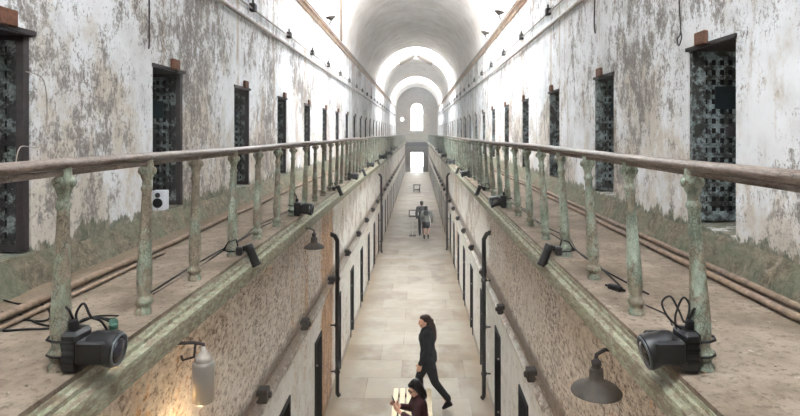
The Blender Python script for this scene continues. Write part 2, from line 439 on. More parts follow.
# skylight frames
def skylight(y0, y1, k):
    r = empty('window_%d' % k, (XC, (y0+y1)/2, ZTOP)); struct(r)
    yc = (y0+y1)/2
    b = MB(); n = max(2, int((y1-y0)/1.6))
    for i in range(n+1):
        y = y0 - yc + .1 + (y1-y0-.2)*i/n
        b.tube([(-RV, y, 0), (0, y, .9)], .05, 6); b.tube([(RV, y, 0), (0, y, .9)], .05, 6)
    b.tube([(0, y0-yc, .9), (0, y1-yc, .9)], .07, 6)
    for x, z in ((-1.4, .45), (1.4, .45)): b.tube([(x, y0-yc, z), (x, y1-yc, z)], .035, 6)
    b.build('window_frame', M['beam'], r)
for i, (a, c) in enumerate(gaps): skylight(a, c, i+3)
# collapsed rafters crossing the third bay, seen under the crown of the vault
rf = empty('skylight_truss', (XC, 42.2, H+5.45))
b = MB(); b.tube([(-1.25, 0, -.20), (-.1, 0, .42)], .2, 6); b.build('rafter', M['beam'], rf)
b = MB(); b.tube([(1.25, 0, -.24), (.1, 0, .42)], .2, 6); b.build('rafter', M['beam'], rf)
b = MB(); b.box(-1.0, 1.3, -.06, .06, .50, .66); b.box(-1.3, 1.1, .3, .42, .66, .84); b.build('tie_beam', solid('pale_blue_beam', srgb(180,196,204)), rf)
tag(rf, 'grey V-shaped timber truss crossing the first skylight bay beneath the vault crown', 'roof truss')

# ------------------------------------------------------------ ground floor walls with door openings
gl = [7.40 + 2.43*k for k in range(27)]
gr = [7.72 + 2.38*k for k in range(27)]
GW = .62; GZ = 1.68
def ground_wall(X, s, fars, mat, name):
    b = MB(); T = .5; x0, x1 = (X, X+T) if s > 0 else (X-T, X)
    b.box(x0, x1, YB, YE, GZ, ZF-.17)
    y = YB
    for f in fars: b.box(x0, x1, y, f-GW, 0, GZ); y = f
    b.box(x0, x1, y, YE, 0, GZ)
    struct(b.build(name, mat))
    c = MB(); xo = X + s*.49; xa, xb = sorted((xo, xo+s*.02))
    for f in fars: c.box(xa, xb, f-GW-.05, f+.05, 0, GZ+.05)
    struct(c.build(name+'_recess', M['dark_inside']))
    return
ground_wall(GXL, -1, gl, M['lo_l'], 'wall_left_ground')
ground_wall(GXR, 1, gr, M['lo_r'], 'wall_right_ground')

# end walls
def end_wall():
    b = MB(); W = 1.66; wx0, wx1 = XC-W/2, XC+W/2; wz0, zs = H+.25, H+3.15
    dx0, dx1, dz1 = XC-.8, XC+.8, 2.55
    y0, y1 = YE, YE+.5
    xa, xb = XL-.45, XR+.45
    lo = MB(); lo.box(xa, dx0, y0, y1, 0, dz1); lo.box(dx1, xb, y0, y1, 0, dz1); lo.box(xa, xb, y0, y1, dz1, ZF-.1)
    struct(lo.build('wall_end_ground', M['beam']))
    b.box(xa, xb, y0, y1, ZF-.1, wz0)
    b.box(xa, wx0, y0, y1, wz0, ZTOP); b.box(wx1, xb, y0, y1, wz0, ZTOP)
    n = 16; arc = [(XC + W/2*math.cos(PI*i/n), zs + W/2*math.sin(PI*i/n)) for i in range(n+1)]
    for i in range(n):
        (xp, zp), (xq, zq) = arc[i], arc[i+1]
        b.prism([(xp, zp), (xq, zq), (xq, ZTOP), (xp, ZTOP)], y0, y1)
    struct(b.build('wall_end', M['stucco']))
    # arched window frame
    r = struct(empty('window_1', (XC, YE+.2, wz0)))
    f = MB(); pts = [(x-XC, 0, z-wz0) for x, z in arc]
    f.tube([(W/2, 0, 0)] + pts + [(-W/2, 0, 0)], .09, 6); f.box(-W/2, W/2, -.06, .06, 0, .12)
    f.build('window_frame', M['vault'], r)
    g = MB(); g.box(-.02, .02, -.02, .02, 0, 3.7)
    for z in (.9, 1.8, 2.7): g.box(-W/2, W/2, -.02, .02, z-.02, z+.02)
    g.build('glazing_bars', solid('white_glazing_bar', srgb(220,220,220)), r)
    t = NT('clear_window_glass', .05, .5); t.b.inputs['Transmission Weight'].default_value = 1; t.b.inputs['IOR'].default_value = 1.02
    t.color((1,1,1,1))
    q = MB(); q.prism([(wx0-XC, 0)] + [(wx1-XC, 0)] + [(x-XC, z-wz0) for x, z in arc][0:] , .03, .04); q.build('pane', t.m, r)
    # raised surround
    s = MB(); a2 = [(XC + (W/2+.22)*math.cos(PI*i/n), zs + (W/2+.22)*math.sin(PI*i/n)) for i in range(n+1)]
    for i in range(n):
        (x1_, z1_), (x2_, z2_) = arc[i], arc[i+1]; (x3_, z3_), (x4_, z4_) = a2[i], a2[i+1]
        s.prism([(x1_, z1_), (x2_, z2_), (x4_, z4_), (x3_, z3_)], YE-.05, YE)
    s.box(wx0-.22, wx0, YE-.05, YE, wz0, zs); s.box(wx1, wx1+.22, YE-.05, YE, wz0, zs)
    struct(s.build('trim_9', M['stucco']))
end_wall()
b = MB(); b.box(XL-.45, XR+.45, YB-.4, YB, 0, ZTOP)
struct(b.build('wall_back', M['vault']))
# passage beyond the far door
b = MB(); b.box(GXL-.9, GXL-.4, YE+.5, YE+12, 0, 3.2); b.box(GXR+.4, GXR+.9, YE+.5, YE+12, 0, 3.2)
struct(b.build('wall_passage', M['stucco']))

# ------------------------------------------------------------ trims
tn = [10]
def trim(b, mat):
    o = b.build('trim_%d' % tn[0], mat); tn[0] += 1; return struct(o)
# gallery edge: moulded green fascia
def fascia(s, xin, xout):
    """xin: where moulding starts on the gallery floor, xout: outermost"""
    z = H
    if s < 0: P = [(GXL-.02, z-1.13), (-1.555, z-1.125), (-1.545, z-1.145), (-1.525, z-1.15), (-1.52, z-1.17), (-1.475, z-1.18), (-1.47, z-1.205), (-1.465, z-1.29), (-1.50, z-1.30), (-1.51, z-1.325), (GXL-.02, z-1.325)]
    else:     P = [(GXR+.02, z-1.13), (1.185, z-1.125), (1.18, z-1.145), (1.165, z-1.15), (1.16, z-1.17), (1.125, z-1.18), (1.12, z-1.205), (1.115, z-1.27), (1.14, z-1.28), (1.15, z-1.305), (GXR+.02, z-1.305)]
    trim(MB().prism(P, YB, YE-.01), M['fascia'])
fascia(-1, 0, 0); fascia(1, 0, 0)
# concrete strip the balusters stand on
trim(MB().box(-1.80, -1.56, YB, YE-.02, ZF, ZF+.03), M['gallery'])
trim(MB().box(1.19, 1.45, YB, YE-.02, ZF, ZF+.03), M['gallery'])
# rubble plinth at the foot of the upper walls
def plinth(X, s, zs):
    b = MB(); n = 260; rows = 5; random.seed(int(X*10)+50)
    w = [random.uniform(-.02, .02) for _ in range((n+1)*rows)]
    vs = []
    for i in range(n+1):
        y = YB + (YE-YB)*(i/n)**1.6
        for r in range(rows):
            t = r/(rows-1); off = .11*(1-t)**1.3 + .012
            if r == rows-1: off = -.01
            vs.append((X - s*(off + (w[i*rows+r] if r < rows-1 else 0)), y, ZF + (zs-ZF)*t + (w[i*rows+r]*1.2 if 0 < r else -.01)))
    fs = [(i*rows+r, i*rows+r+1, (i+1)*rows+r+1, (i+1)*rows+r) for i in range(n) for r in range(rows-1)]
    b.add(vs, fs); o = b.build('baseboard_' + ('right' if s > 0 else 'left'), M['plinth'], smooth=True); struct(o)
plinth(XL, -1, H-.90); plinth(XR, 1, H-.87)
# cornice under the vault
for s, X in ((-1, XL), (1, XR)):
    xi = X - s*.10
    P = [(X+s*.02, ZL-.16), (X-s*.04, ZL-.14), (X-s*.05, ZL-.06), (xi, ZL-.03), (xi, ZL+.03), (X+s*.02, ZL+.04)]
    trim(MB().prism(P, YB, YE-.01), M['cornice'])
# string course on the ground floor walls
for s, X, z in ((-1, GXL, H-2.9), (1, GXR, H-2.95)):
    P = [(X+s*.02, z-.12), (X-s*.06, z-.09), (X-s*.07, z-.01), (X+s*.02, z+.10)]
    trim(MB().prism(P, YB, YE-.01), M['lo_l'] if s < 0 else M['lo_r'])
# far bridge across the hall
b = MB(); b.box(GXL+.15, GXR-.2, 69.5, 71.5, ZF-.5, ZF); b.box(XL, XR, YE-.6, YE-.02, ZF-.3, ZF); trim(b, M['iron'])
b = MB()
for i in range(17): b.box(GXL+.16+i*.165, GXL+.24+i*.165, 69.5, 69.56, ZF, ZF+.95)
b.box(GXL+.15, GXR-.2, 69.48, 69.58, ZF+.93, ZF+1.0)
o = b.build('bridge_railing', M['green_l']); tag(o, 'dark green railing of the small bridge crossing the hall at the far end', 'railing')

# ------------------------------------------------------------ railings
def lean(s): return .022 if s < 0 else .055
def railing(s, X, d0, mat, label):
    r = empty('balcony_railing', (X, 0, ZF)); tag(r, label, 'railing', 'gallery railings')
    zt = .93; L = lean(s)
    # hand rail: slightly uneven pipe
    random.seed(3 if s < 0 else 9)
    pts = []; y = -1.5; zoff = 0
    while y < YE-.3:
        zoff = .006*math.sin(y*1.1+s) + .008*math.sin(y*.37) + (.02*math.exp(-((y-13)/1.6)**2) if s < 0 else 0)
        pts.append((-s*L, y, zt + .045 + zoff)); y += .8
    b = MB()
    # oval handrail section swept along the points, flat below
    sec = [(.034*math.cos(a), .026*math.sin(a)) for a in [2*PI*k/12 for k in range(12)]]
    vs = [(p[0]+a, p[1], p[2]+c) for p in pts for a, c in sec]
    m = len(pts); fs = [(i*12+k, i*12+(k+1)%12, (i+1)*12+(k+1)%12, (i+1)*12+k) for i in range(m-1) for k in range(12)] + [tuple(range(12)), tuple((m-1)*12+k for k in range(12))]
    b.add(vs, fs)
    b.box(-s*L-.014, -s*L+.014, -1.5, YE-.3, zt+.002, zt+.028)
    b.build('handrail', M['rail'], r, smooth=True)
    prof = [(.048,0),(.050,.02),(.038,.035),(.040,.05),(.050,.065),(.052,.085),(.040,.10),(.034,.115),(.040,.14),(.0445,.19),(.045,.24),(.042,.32),(.036,.45),(.031,.58),(.028,.68),(.027,.74),(.034,.755),(.034,.77),(.027,.78),(.026,.81),(.034,.83),(.044,.86),(.044,.885),(.034,.90),(.030,zt+.01)]
    sh = Matrix.Identity(4); sh[0][2] = -s*L/zt
    bb = MB(); bb.lathe(prof, sh, 16)
    # leafy bracket ears under the rail
    for e in (-1, 1):
        bb.ball((-s*L*.93, e*.045, .875), .026, .022, .028, 8)
    for e in (-1, 1):
        bb.ball((-s*L*.93 + e*.038, 0, .87), .02, .022, .026, 8)
    o = bb.build('baluster', mat, r); sharp(o, 50); o.location = (0, d0, .03)
    k = 1
    while d0 + .8*k < YE-.5 and k < 99:
        c = o.copy(); col.objects.link(c); c.parent = r; c.location = (random.uniform(-.006,.006), d0 + .8*k + random.uniform(-.015,.015), .03)
        c.rotation_euler = (random.uniform(-.015,.015), random.uniform(-.012,.012), random.uniform(0, .5)*0)
        k += 1
    return r
railing(-1, -1.67, 2.61, M['green_l'], 'iron balcony railing with grey-green peeling balusters along the left gallery')
railing(1, 1.33, 2.61, M['green_r'], 'iron balcony railing with brighter mint-green peeling balusters along the right gallery')

# ------------------------------------------------------------ cell doors (upper)
ORD = ['nearest','second','third','fourth','fifth','sixth','seventh','eighth','ninth','tenth','eleventh','twelfth']
def cell_door(s, gm, zt, zb):
    """leaf swung open against the far jamb, its face towards the camera. Origin: wall plane, far jamb, sill"""
    r = empty('cell_door'); hh = zt - zb; w = .82
    x = lambda a: s*a
    fr = MB(); t = .05
    y0, y1 = -.075, -.035
    def bx(b, a0, a1, yy0, yy1, z0, z1): b.box(min(s*a0, s*a1), max(s*a0, s*a1), yy0, yy1, z0, z1)
    bx(fr, .0, .055, -.085, -.025, .02, hh-.01); bx(fr, w-.05, w, -.085, -.025, .02, hh-.01)
    bx(fr, .0, w, -.085, -.025, hh-.05, hh-.01); bx(fr, .0, w, -.085, -.025, .02, .07)
    fr.build('door_frame', M['iron'] if s < 0 else gm, r)
    bk = MB(); bx(bk, .02, w-.02, -.035, -.02, .05, hh-.03); bk.build('door_board', M['backing'], r)  # inner door board, coloured black to stand for shade in the lattice holes
    gr_ = MB(); random.seed(4)
    nx, nz = 9, 17
    bx(gr_, .055, .115, -.094, -.084, .07, hh-.05)
    for i in range(1, nx):
        a = .06 + (w-.11)*i/nx; bx(gr_, a+.004, a+.040, -.082, -.074, .07, hh-.05)
    for j in range(nz):
        z = .09 + (hh-.16)*j/(nz-1); bx(gr_, .055, w-.05, -.092, -.083, z-.021, z+.021)
    rv = gr_
    for i in range(1, nx):
        a = .06 + (w-.11)*i/nx + .022
        for j in range(nz):
            z = .09 + (hh-.16)*j/(nz-1); rv.lathe([(.009,0),(.007,.004),(.001,.006)], Matrix.Translation((s*a, -.092, z)) @ Matrix.Rotation(PI/2, 4, 'X'), 6)
    rv.build('lattice', gm, r)
    ht = MB(); bx(ht, .20, .50, -.105, -.094, hh*.66, hh*.79); ht.build('hatch_plate', M['hatch'], r)
    lk = MB(); lk.rbox(*sorted((s*.30, s*.46)), -.125, -.095, hh*.50, hh*.56, .006); lk.tube([(s*.38,-.12,hh*.53),(s*.38,-.16,hh*.53)], .015, 8); lk.build('lock_box', M['iron'], r)
    # rusty pintle wedged over the lintel
    lt = MB(); lt.box(min(0,-s*.02), max(0,-s*.02), -WD-.02, .03, hh, hh+.035); lt.box(min(0,s*.44), max(0,s*.44), -WD-.02, .0, hh-.012, hh-.001); lt.build('lintel_bar_shade_plate', M['iron'], r)  # lintel bar, plus an added dark plate standing for shade under the soffit
    pn = MB(); pn.rbox(*sorted((-s*.012, -s*.055)), -.30*1.3, -.16*1.3, hh+.02, hh+.14, .008); pn.build('rusty_bracket', M['rust'], r)
    return r
def place_doors(s, X, fars, gm, zt, zb, side, other):
    p = cell_door(s, gm, zt, zb)
    for k, y in enumerate(fars):
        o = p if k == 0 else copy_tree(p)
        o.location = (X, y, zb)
        if k < 9:
            if k == 0:
                lb = ('iron lattice cell door in a thick dark brown frame cut by the left photo edge' if s < 0 else
                      'largest iron lattice cell door, flaking pale blue, nearest on the right gallery')
            elif k == 1 and s < 0: lb = 'dark lattice cell door behind the small white speaker on the left gallery'
            else: lb = '%s dark iron lattice cell door from the camera along the %s gallery wall' % (ORD[k], side)
        else: lb = 'tiny dark lattice cell door in the far stretch of the %s gallery wall' % side
        tag(o, lb, 'cell door', '%s cell doors on the %s gallery' % ('near' if k < 9 else 'far', side), 'thing')
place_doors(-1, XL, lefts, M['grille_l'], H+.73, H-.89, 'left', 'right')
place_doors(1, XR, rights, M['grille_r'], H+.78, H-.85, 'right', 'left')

# ground floor doors
def ground_door(s):
    r = empty('ground_door')
    b = MB(); b.box(*sorted((s*.16, s*.20)), -GW+.05, -.05, .0, GZ-.05)
    for z in (.35, .85, 1.35): b.box(*sorted((s*.145, s*.16)), -GW+.05, -.05, z-.03, z+.03)
    b.build('door_panel', M['door_black'], r)
    f = MB(); f.box(*sorted((s*-.02, s*.2)), -.06, .0, 0, GZ); f.box(*sorted((s*-.02, s*.2)), -GW, -GW+.06, 0, GZ); f.box(*sorted((s*-.02, s*.2)), -GW+.06, -.06, GZ-.06, GZ)
    f.build('door_frame', M['door_black'], r)
    for z in (.4, 1.3): MB().tube([(s*-.05, -GW+.03, z), (s*.12, -GW+.03, z)], .018, 6).build('hinge', M['conduit'], r)
    return r
for s, X, fars, side in ((-1, GXL, gl, 'left'), (1, GXR, gr, 'right')):
    p = ground_door(s)
    for k, y in enumerate(fars):
        o = p if k == 0 else copy_tree(p); o.location = (X, y, 0)
        lb = ('%s black ground-floor door from the camera in the %s lower wall' % (ORD[k], side)) if k < 8 else 'tiny black ground-floor door far down the %s lower wall' % side
        tag(o, lb, 'door', '%s ground floor doors on the %s' % ('near' if k < 8 else 'far', side), 'thing')

# ------------------------------------------------------------ pipes, conduits, boxes
def pipe(name, pts, r, mat, label, cat='pipe', group=None, n=10):
    o = MB().tube(pts, r, n).build(name, mat, smooth=True); tag(o, label, cat, group); return o
def wob(x, z, y0, y1, step, ax, az, seed):
    random.seed(seed); out = []; y = y0
    while y < y1: out.append((x + random.uniform(-ax, ax), y, z + random.uniform(-az, az))); y += step
    out.append((x, y1, z)); return out
pipe('floor_pipe', wob(-2.47, ZF+.035, YB+.1, YE-.7, 1.4, .015, .002, 1), .026, M['pipe'], 'brown pipe lying on the left gallery floor, the one nearer the railing', 'pipe', 'gallery floor pipes')
pipe('floor_pipe', wob(-2.36, ZF+.022, YB+.1, 5.2, 1.0, .02, .002, 2), .016, M['pipe'], 'thin short brown pipe on the left gallery floor near the camera', 'pipe', 'gallery floor pipes')
pipe('floor_pipe', wob(2.26, ZF+.03, YB+.1, YE-.7, 1.4, .012, .002, 3), .026, M['pipe'], 'brown pipe on the right gallery floor, the one nearer the railing', 'pipe', 'gallery floor pipes')
pipe('floor_pipe', wob(2.38, ZF+.04, YB+.1, 30, 1.4, .012, .002, 4), .024, M['pipe'], 'brown pipe on the right gallery floor, the one nearer the wall', 'pipe', 'gallery floor pipes')
for s, X, z1, z2, side in ((-1, XL, H+1.92, H+2.15, 'left'), (1, XR, H+2.08, H+2.36, 'right')):
    pipe('wall_pipe', wob(X-s*.05, z1, YB+.1, YE-.1, 2.7, .004, .008, 5), .034, M['conduit'], 'long grey pipe high on the %s gallery wall, below the conduit boxes' % side, 'pipe', 'high wall pipes')
    pipe('wall_conduit', wob(X-s*.04, z2, YB+.1, YE-.1, 2.7, .004, .008, 6), .016, M['conduit'], 'thin conduit carrying dark boxes high on the %s gallery wall' % side, 'conduit', 'high wall conduits')
    pipe('cornice_pipe', wob(X-s*.14, ZL-.02, YB+.1, YE-.1, 2.7, .006, .008, 7), .022, M['conduit'], 'thin pipe running along the cornice edge above the %s wall' % side, 'pipe', 'cornice pipes')
    fars = lefts if s < 0 else rights
    bx = MB(); bx.rbox(-.05, .05, -.07, .07, -.07, .07, .012); bx.tube([(0,0,.06),(0,0,.14)], .018, 8); p = bx.build('junction_box', M['boxm'])
    for k, y in enumerate(fars):
        o = p if k == 0 else p.copy()
        if k: col.objects.link(o)
        o.location = (X-s*.046, y + (.05 if s < 0 else -.1), z2+.02)
        lb = '%s dark conduit box from the camera high on the %s gallery wall' % (ORD[k], side) if k < 9 else 'tiny dark conduit box far along the high %s wall' % side
        tag(o, lb, 'junction box', 'high boxes on the %s wall' % side)
for s, X, z, ys, side in ((-1, GXL, H-2.78, [5.95, 8.15]+[10.6+2.43*k for k in range(16)], 'left'), (1, GXR, H-2.86, [6.64, 9.1, 11.5, 14.0]+[16.4+2.4*k for k in range(14)], 'right')):
    pipe('lower_conduit', wob(X-s*.016, z, YB+.1, YE-.1, 2.4, .001, .008, 8), .014, M['pipe'], 'thin brown conduit above the ledge of the %s lower wall' % side, 'conduit', 'lower wall conduits')
    bx = MB(); bx.rbox(-.06, .06, -.075, .075, -.07, .07, .012); bx.lathe([(.035,0),(.035,.03),(.02,.035)], Matrix.Translation((-s*.055,0,0)) @ Matrix.Rotation(-s*PI/2, 4, 'Y'), 10); p = bx.build('junction_box', M['boxm'])
    for k, y in enumerate(ys):
        o = p if k == 0 else p.copy()
        if k: col.objects.link(o)
        o.location = (X-s*.055, y, z)
        lb = '%s dark box from the camera on the %s lower wall conduit' % (ORD[k], side) if k < 7 else 'tiny dark box far along the %s lower wall conduit' % side
        tag(o, lb, 'junction box', 'boxes on the %s lower wall' % side)
# downpipes
def downpipe(s, X, y, ztop, label):
    r = empty('downpipe', (X, y, 0)); d = -s*.13
    b = MB(); b.tube([(s*.02, .0, ztop+.14), (d*.6, 0, ztop+.10), (d, 0, ztop), (d, 0, ztop-.1), (d, 0, .08), (d*1.3, 0, .02)], .042, 10); b.build('pipe', M['pipe_dark'], r, smooth=True)
    for z in (.5, 1.4, 2.3):
        c = MB(); c.lathe([(.055,-.03),(.055,.03)], Matrix.Translation((d,0,z)), 10); c.box(*sorted((0, d)), -.012, .012, z-.012, z+.012); c.build('collar', M['pipe_dark'], r)
    tag(r, label, 'downpipe', 'downpipes on the lower walls')
downpipe(-1, GXL, 10.9, H-2.1, 'black downpipe with bent top on the left lower wall beside rust-orange plaster')
downpipe(1, GXR, 10.8, H-2.05, 'black downpipe with bent top on the right lower wall, level with the walking woman')
downpipe(-1, GXL, 24.0, H-1.9, 'far black downpipe on the left lower wall')
downpipe(1, GXR, 24.5, H-1.9, 'far black downpipe on the right lower wall')
# rust-stained vertical pipe dropping from the vault edge
pipe('vertical_pipe', [(XL+.08, 20.6, ZL+.05), (XL+.08, 20.6, ZTOP-.1)], .05, M['pipe'], 'rusty vertical pipe at the left front edge of the white vault', 'pipe')
0 and pipe('vertical_pipe', [(XR-.08, 20.7, ZL+.05), (XR-.08, 20.7, ZTOP-.1)], .05, M['rust'], 'rusty vertical pipe at the right front edge of the white vault', 'pipe')

# small iron hooks under the fascia
def hook(s, x, y, label):
    b = MB(); b.tube([(0,0,.01), (0,0,-.03), (-s*.012,0,-.045), (-s*.028,0,-.04), (-s*.03,0,-.02)], .007, 6)
    o = b.build('iron_hook', M['iron']); o.location = (x, y, H-1.32 if s < 0 else H-1.30); tag(o, label, 'hook', 'hooks under the gallery edge')
for k, (y, t) in enumerate(((3.15, 'beside the glass lantern'), (4.45, 'second along'), (4.75, 'third along'), (5.3, 'beneath the first tube spotlight'), (6.2, 'before the bell lamp'))):
    hook(-1, -1.58, y, 'small black iron hook under the left gallery edge, %s' % t)

# ------------------------------------------------------------ lamps
def bell_lamp(s, X, y, zs, R, label, drop=.0):
    """X = wall side anchor x at fascia underside; shade hangs at X - s*..."""
    r = empty('bell_lamp', (X, y, zs))
    prof = [(.0001,.12),(.024,.12),(.028,.09),(.040,.085),(.043,.03),(.05,.015),(R*.55,.0),(R*.85,-.022),(R,-.048),(R*.99,-.054),(R*.8,-.035),(R*.4,-.01),(.0001,0)]
    b = MB(); b.lathe(prof, None, 28); sharp(b.build('lamp_shade', M['shade'], r), 50)
    n = MB(); n.lathe([(.026,.11),(.03,.115),(.03,.13),(.018,.14),(.012,.15)], None, 12); n.build('socket_cap', M['iron'], r, smooth=True)
    a = MB(); a.tube([(0,0,.14), (0,0,.17), (s*.05,0,.20), (s*.2,0,.20), (s*.34,0,.19)], .012, 8); a.build('bracket_arm', M['iron'], r, smooth=True)
    u = MB(); u.ball((0,0,-.035), .028, .028, .036, 10); u.build('bulb', M['glass'], r, smooth=True)
    tag(r, label, 'lamp', 'bell-shaped wall lamps')
bell_lamp(1, 1.07, 3.36, H-1.50, .15, 'large weathered bell lamp hanging below the right gallery edge')
bell_lamp(-1, -1.36, 7.33, H-1.45, .135, 'dark bell lamp hanging below the left gallery edge before the rusty wall')
# glass lantern left
r = empty('glass_lantern', (-1.34, 3.50, H-1.42)); tag(r, 'cloudy glass cylinder lantern on a bracket below the left gallery edge', 'lantern')
MB().lathe([(.058,-.26),(.066,-.25),(.068,-.02),(.05,.0),(.046,.0),(.062,-.03),(.060,-.245)], None, 24).build('glass_cylinder', M['glass'], r, smooth=True)
MB().lathe([(.05,-.01),(.055,.0),(.05,.03),(.02,.05),(.012,.09)], None, 20).build('lantern_cap', M['conduit'], r, smooth=True)
MB().lathe([(.001,-.20),(.024,-.18),(.03,-.12),(.018,-.06),(.018,-.0)], None, 14).build('bulb', M['shade'], r, smooth=True)
MB().tube([(0,0,.08),(0,0,.10),(-.06,0,.11),(-.30,0,.10)], .011, 8).tube([(-.05,0,.105),(-.06,-.0,.02),(-.13,0,.0),(-.14,0,.03)], .008, 6).build('bracket_arm', M['iron'], r, smooth=True)
# small warm lamp lower on the left wall: its glow is seen at the lower left
r = empty('wall_lamp', (GXL+.05, 3.80, 2.82)); tag(r, 'small warm glowing lamp low on the left lower wall', 'lamp')
MB().rbox(-.05, .05, -.05, .05, -.06, 0, .01).build('lamp_body', M['iron'], r)
MB().ball((.02, 0, .03), .03).build('bulb', emis('warm_bulb', srgb(255,196,110), 30), r, smooth=True)
ld = bpy.data.lights.new('warm_bulb_light', 'POINT'); ld.energy = 5; ld.color = (1, .70, .36); ld.shadow_soft_size = .04
lo = bpy.data.objects.new('warm_bulb_light', ld); lo.parent = r; lo.location = (.10, 0, .08); col.objects.link(lo)
# uplights standing on the cornice
def uplight(s, X, y, label):
    r = empty('cornice_floodlight', (X-s*.12, y, ZL+.03)); tag(r, label, 'floodlight', 'floodlights on the cornices')
    MB().tube([(0,0,0),(-s*.06,0,.10),(-s*.08,0,.18)], .02, 8).build('stem', M['iron'], r)
    MB().lathe([(.03,-.06),(.05,-.04),(.15,.03),(.16,.06),(.14,.05),(.02,0)], Matrix.Translation((-s*.08,0,.22)) @ Matrix.Rotation(s*.2, 4, 'Y'), 18).build('dish', M['shade'], r, smooth=True)
uplight(1, XR, 20.0, 'dish floodlight on the right cornice before the white vault')
uplight(1, XR, 16.6, 'dish floodlight on the right cornice cut by the top of the photo')
uplight(-1, XL, 17.4, 'dish floodlight on the left cornice beside the rusty patch')
r = empty('wall_lamp', (-2.05, 72, H+1.75)); tag(r, 'small bright white lamp left of the far arched window', 'lamp')
MB().ball((0,0,0), .2).build('globe', emis('white_globe', (1,1,.95,1), 6), r, smooth=True)
MB().tube([(0,.1,0),(0,.9,.3),(0,2.0,.3)], .03, 6).build('bracket_arm', M['iron'], r)

# ------------------------------------------------------------ stage lights
def moving_head(s):
    """axis along x towards the hall (-s). Origin: at the baluster foot."""
    r = empty('stage_light'); d = -s
    def X(a): return d*a
    b = MB(); b.rbox(*sorted((X(.045), X(.135))), -.075, .065, .005, .19, .016); b.build('base_box', M['black'], r)
    v = MB()
    for z in (.05, .08, .11, .14): v.box(*sorted((X(.06), X(.12))), -.081, -.074, z, z+.012)
    v.build('cooling_fins', M['black2'], r)
    y = MB(); y.rbox(*sorted((X(.13), X(.28))), -.088, -.062, .045, .155, .012); y.rbox(*sorted((X(.13), X(.28))), .062, .088, .045, .155, .012); y.rbox(*sorted((X(.13), X(.16))), -.088, .088, .045, .155, .012)
    y.build('yoke', M['black'], r)
    R = Matrix.Translation((X(.225), -.0, .098)) @ Matrix.Rotation(d*(PI/2 + (.12 if s < 0 else .28)), 4, 'Y')
    h = MB(); h.lathe([(.01,-.085),(.05,-.08),(.068,-.06),(.074,-.03),(.076,.02),(.082,.035),(.082,.075),(.074,.082),(.066,.078)], R, 24); hd = sharp(h.build('lamp_head', M['black'], r), 35)
    g = MB(); g.lathe([(.074,.076),(.078,.086),(.066,.088),(.064,.08)], R, 24); g.build('lens_ring', M['chrome'], hd, smooth=True)
    l = MB(); l.lathe([(.064,.078),(.045,.092),(.001,.098)], R, 20); l.build('lens', M['lens'], hd, smooth=True)
    st = MB()
    for z in (.07, .14):
        pts = [(X(.05), -.05, z), (X(.0), -.056, z+.004), (X(-.04), -.04, z+.008), (X(-.055), 0, z+.01), (X(-.04), .04, z+.008), (X(0), .056, z+.004), (X(.05), .05, z)]
        st.tube(pts, .006, 6)
    st.build('strap', M['black2'], r, smooth=True)
    pl = MB(); pl.rbox(*sorted((X(.06), X(.10))), -.03, .0, .185, .235, .008); pl.tube([(X(.08),-.01,.23),(X(.07),-.03,.28),(X(.04),-.02,.30),(X(.03),.02,.25),(X(.07),.03,.20)], .006, 6)
    pl.build('plug', M['black2'], r, smooth=False)
    r.scale = (.9, .95, 1.0)
    return r
def tube_spot(s):
    r = empty('tube_spotlight'); d = -s
    def X(a): return d*a
    b = MB(); b.rbox(*sorted((X(.05), X(.11))), -.05, .05, .01, .085, .012); b.build('base_box', M['black'], r)
    y = MB(); y.tube([(X(.10), 0, .06), (X(.15), 0, .085)], .022, 8); y.build('yoke', M['black2'], r)
    R = Matrix.Translation((X(.16), -.0, .075)) @ Matrix.Rotation(d*2.75, 4, 'Y')
    h = MB(); h.lathe([(.01,-.03),(.036,-.03),(.042,-.02),(.042,.03),(.038,.035),(.040,.15),(.045,.155),(.045,.175),(.036,.176)], R, 20); hd = sharp(h.build('lamp_head', M['black'], r), 35)
    l = MB(); l.lathe([(.036,.172),(.02,.174),(.001,.176)], R, 16); l.build('lens', M['lens'], hd)
    st = MB(); st.tube([(X(.05), -.05, .05), (X(0), -.06, .05), (X(-.055), -.03, .055), (X(-.055), .03, .055), (X(0), .06, .05), (X(.05), .05, .05)], .006, 6); st.build('strap', M['black2'], r)
    k = MB(); k.tube([(X(.06), .0, .08), (X(.05), -.02, .15), (X(.0), -.075, .14), (X(-.05), -.07, .06)], .006, 6); k.build('plug', M['black2'], r)
    return r
def lights_on(s, X, ya, yb, side):
    a = moving_head(s); t = tube_spot(s)
    for i, y in enumerate(ya):
        o = a if i == 0 else copy_tree(a)
        # sits at a baluster
        yy = 2.61 + .8*round((y-2.61)/.8)
        o.location = (X, yy, ZF+.031)
        if i == 0: lb = 'large black moving-head stage light strapped to the nearest %s baluster' % side
        elif i < 5: lb = '%s boxy black moving-head stage light from the camera on the %s gallery edge' % (ORD[i], side)
        else: lb = 'tiny far black moving-head stage light on the %s gallery edge' % side
        tag(o, lb, 'stage light', 'moving-head lights on the %s gallery edge' % side)
    for i, y in enumerate(yb):
        o = t if i == 0 else copy_tree(t); yy = 2.61 + .8*round((y-2.61)/.8); o.location = (X, yy, ZF+.031)
        lb = '%s black tube spotlight pointing down over the %s gallery edge, counted from the camera' % (ORD[i].capitalize() if False else ORD[i], side) if i < 5 else 'tiny far black tube spotlight on the %s gallery edge' % side
        tag(o, lb, 'spotlight', 'tube spotlights on the %s gallery edge' % side)
lights_on(-1, -1.67, [2.62, 7.5, 12.8, 18.2, 23.2, 28.5, 33.8, 39], [5.1, 10.4, 15.6, 20.8, 26, 31], 'left')
lights_on(1, 1.33, [2.62, 8.2, 13.6, 19.2, 24.8, 30, 35], [5.1, 10.9, 16.3, 22, 27], 'right')

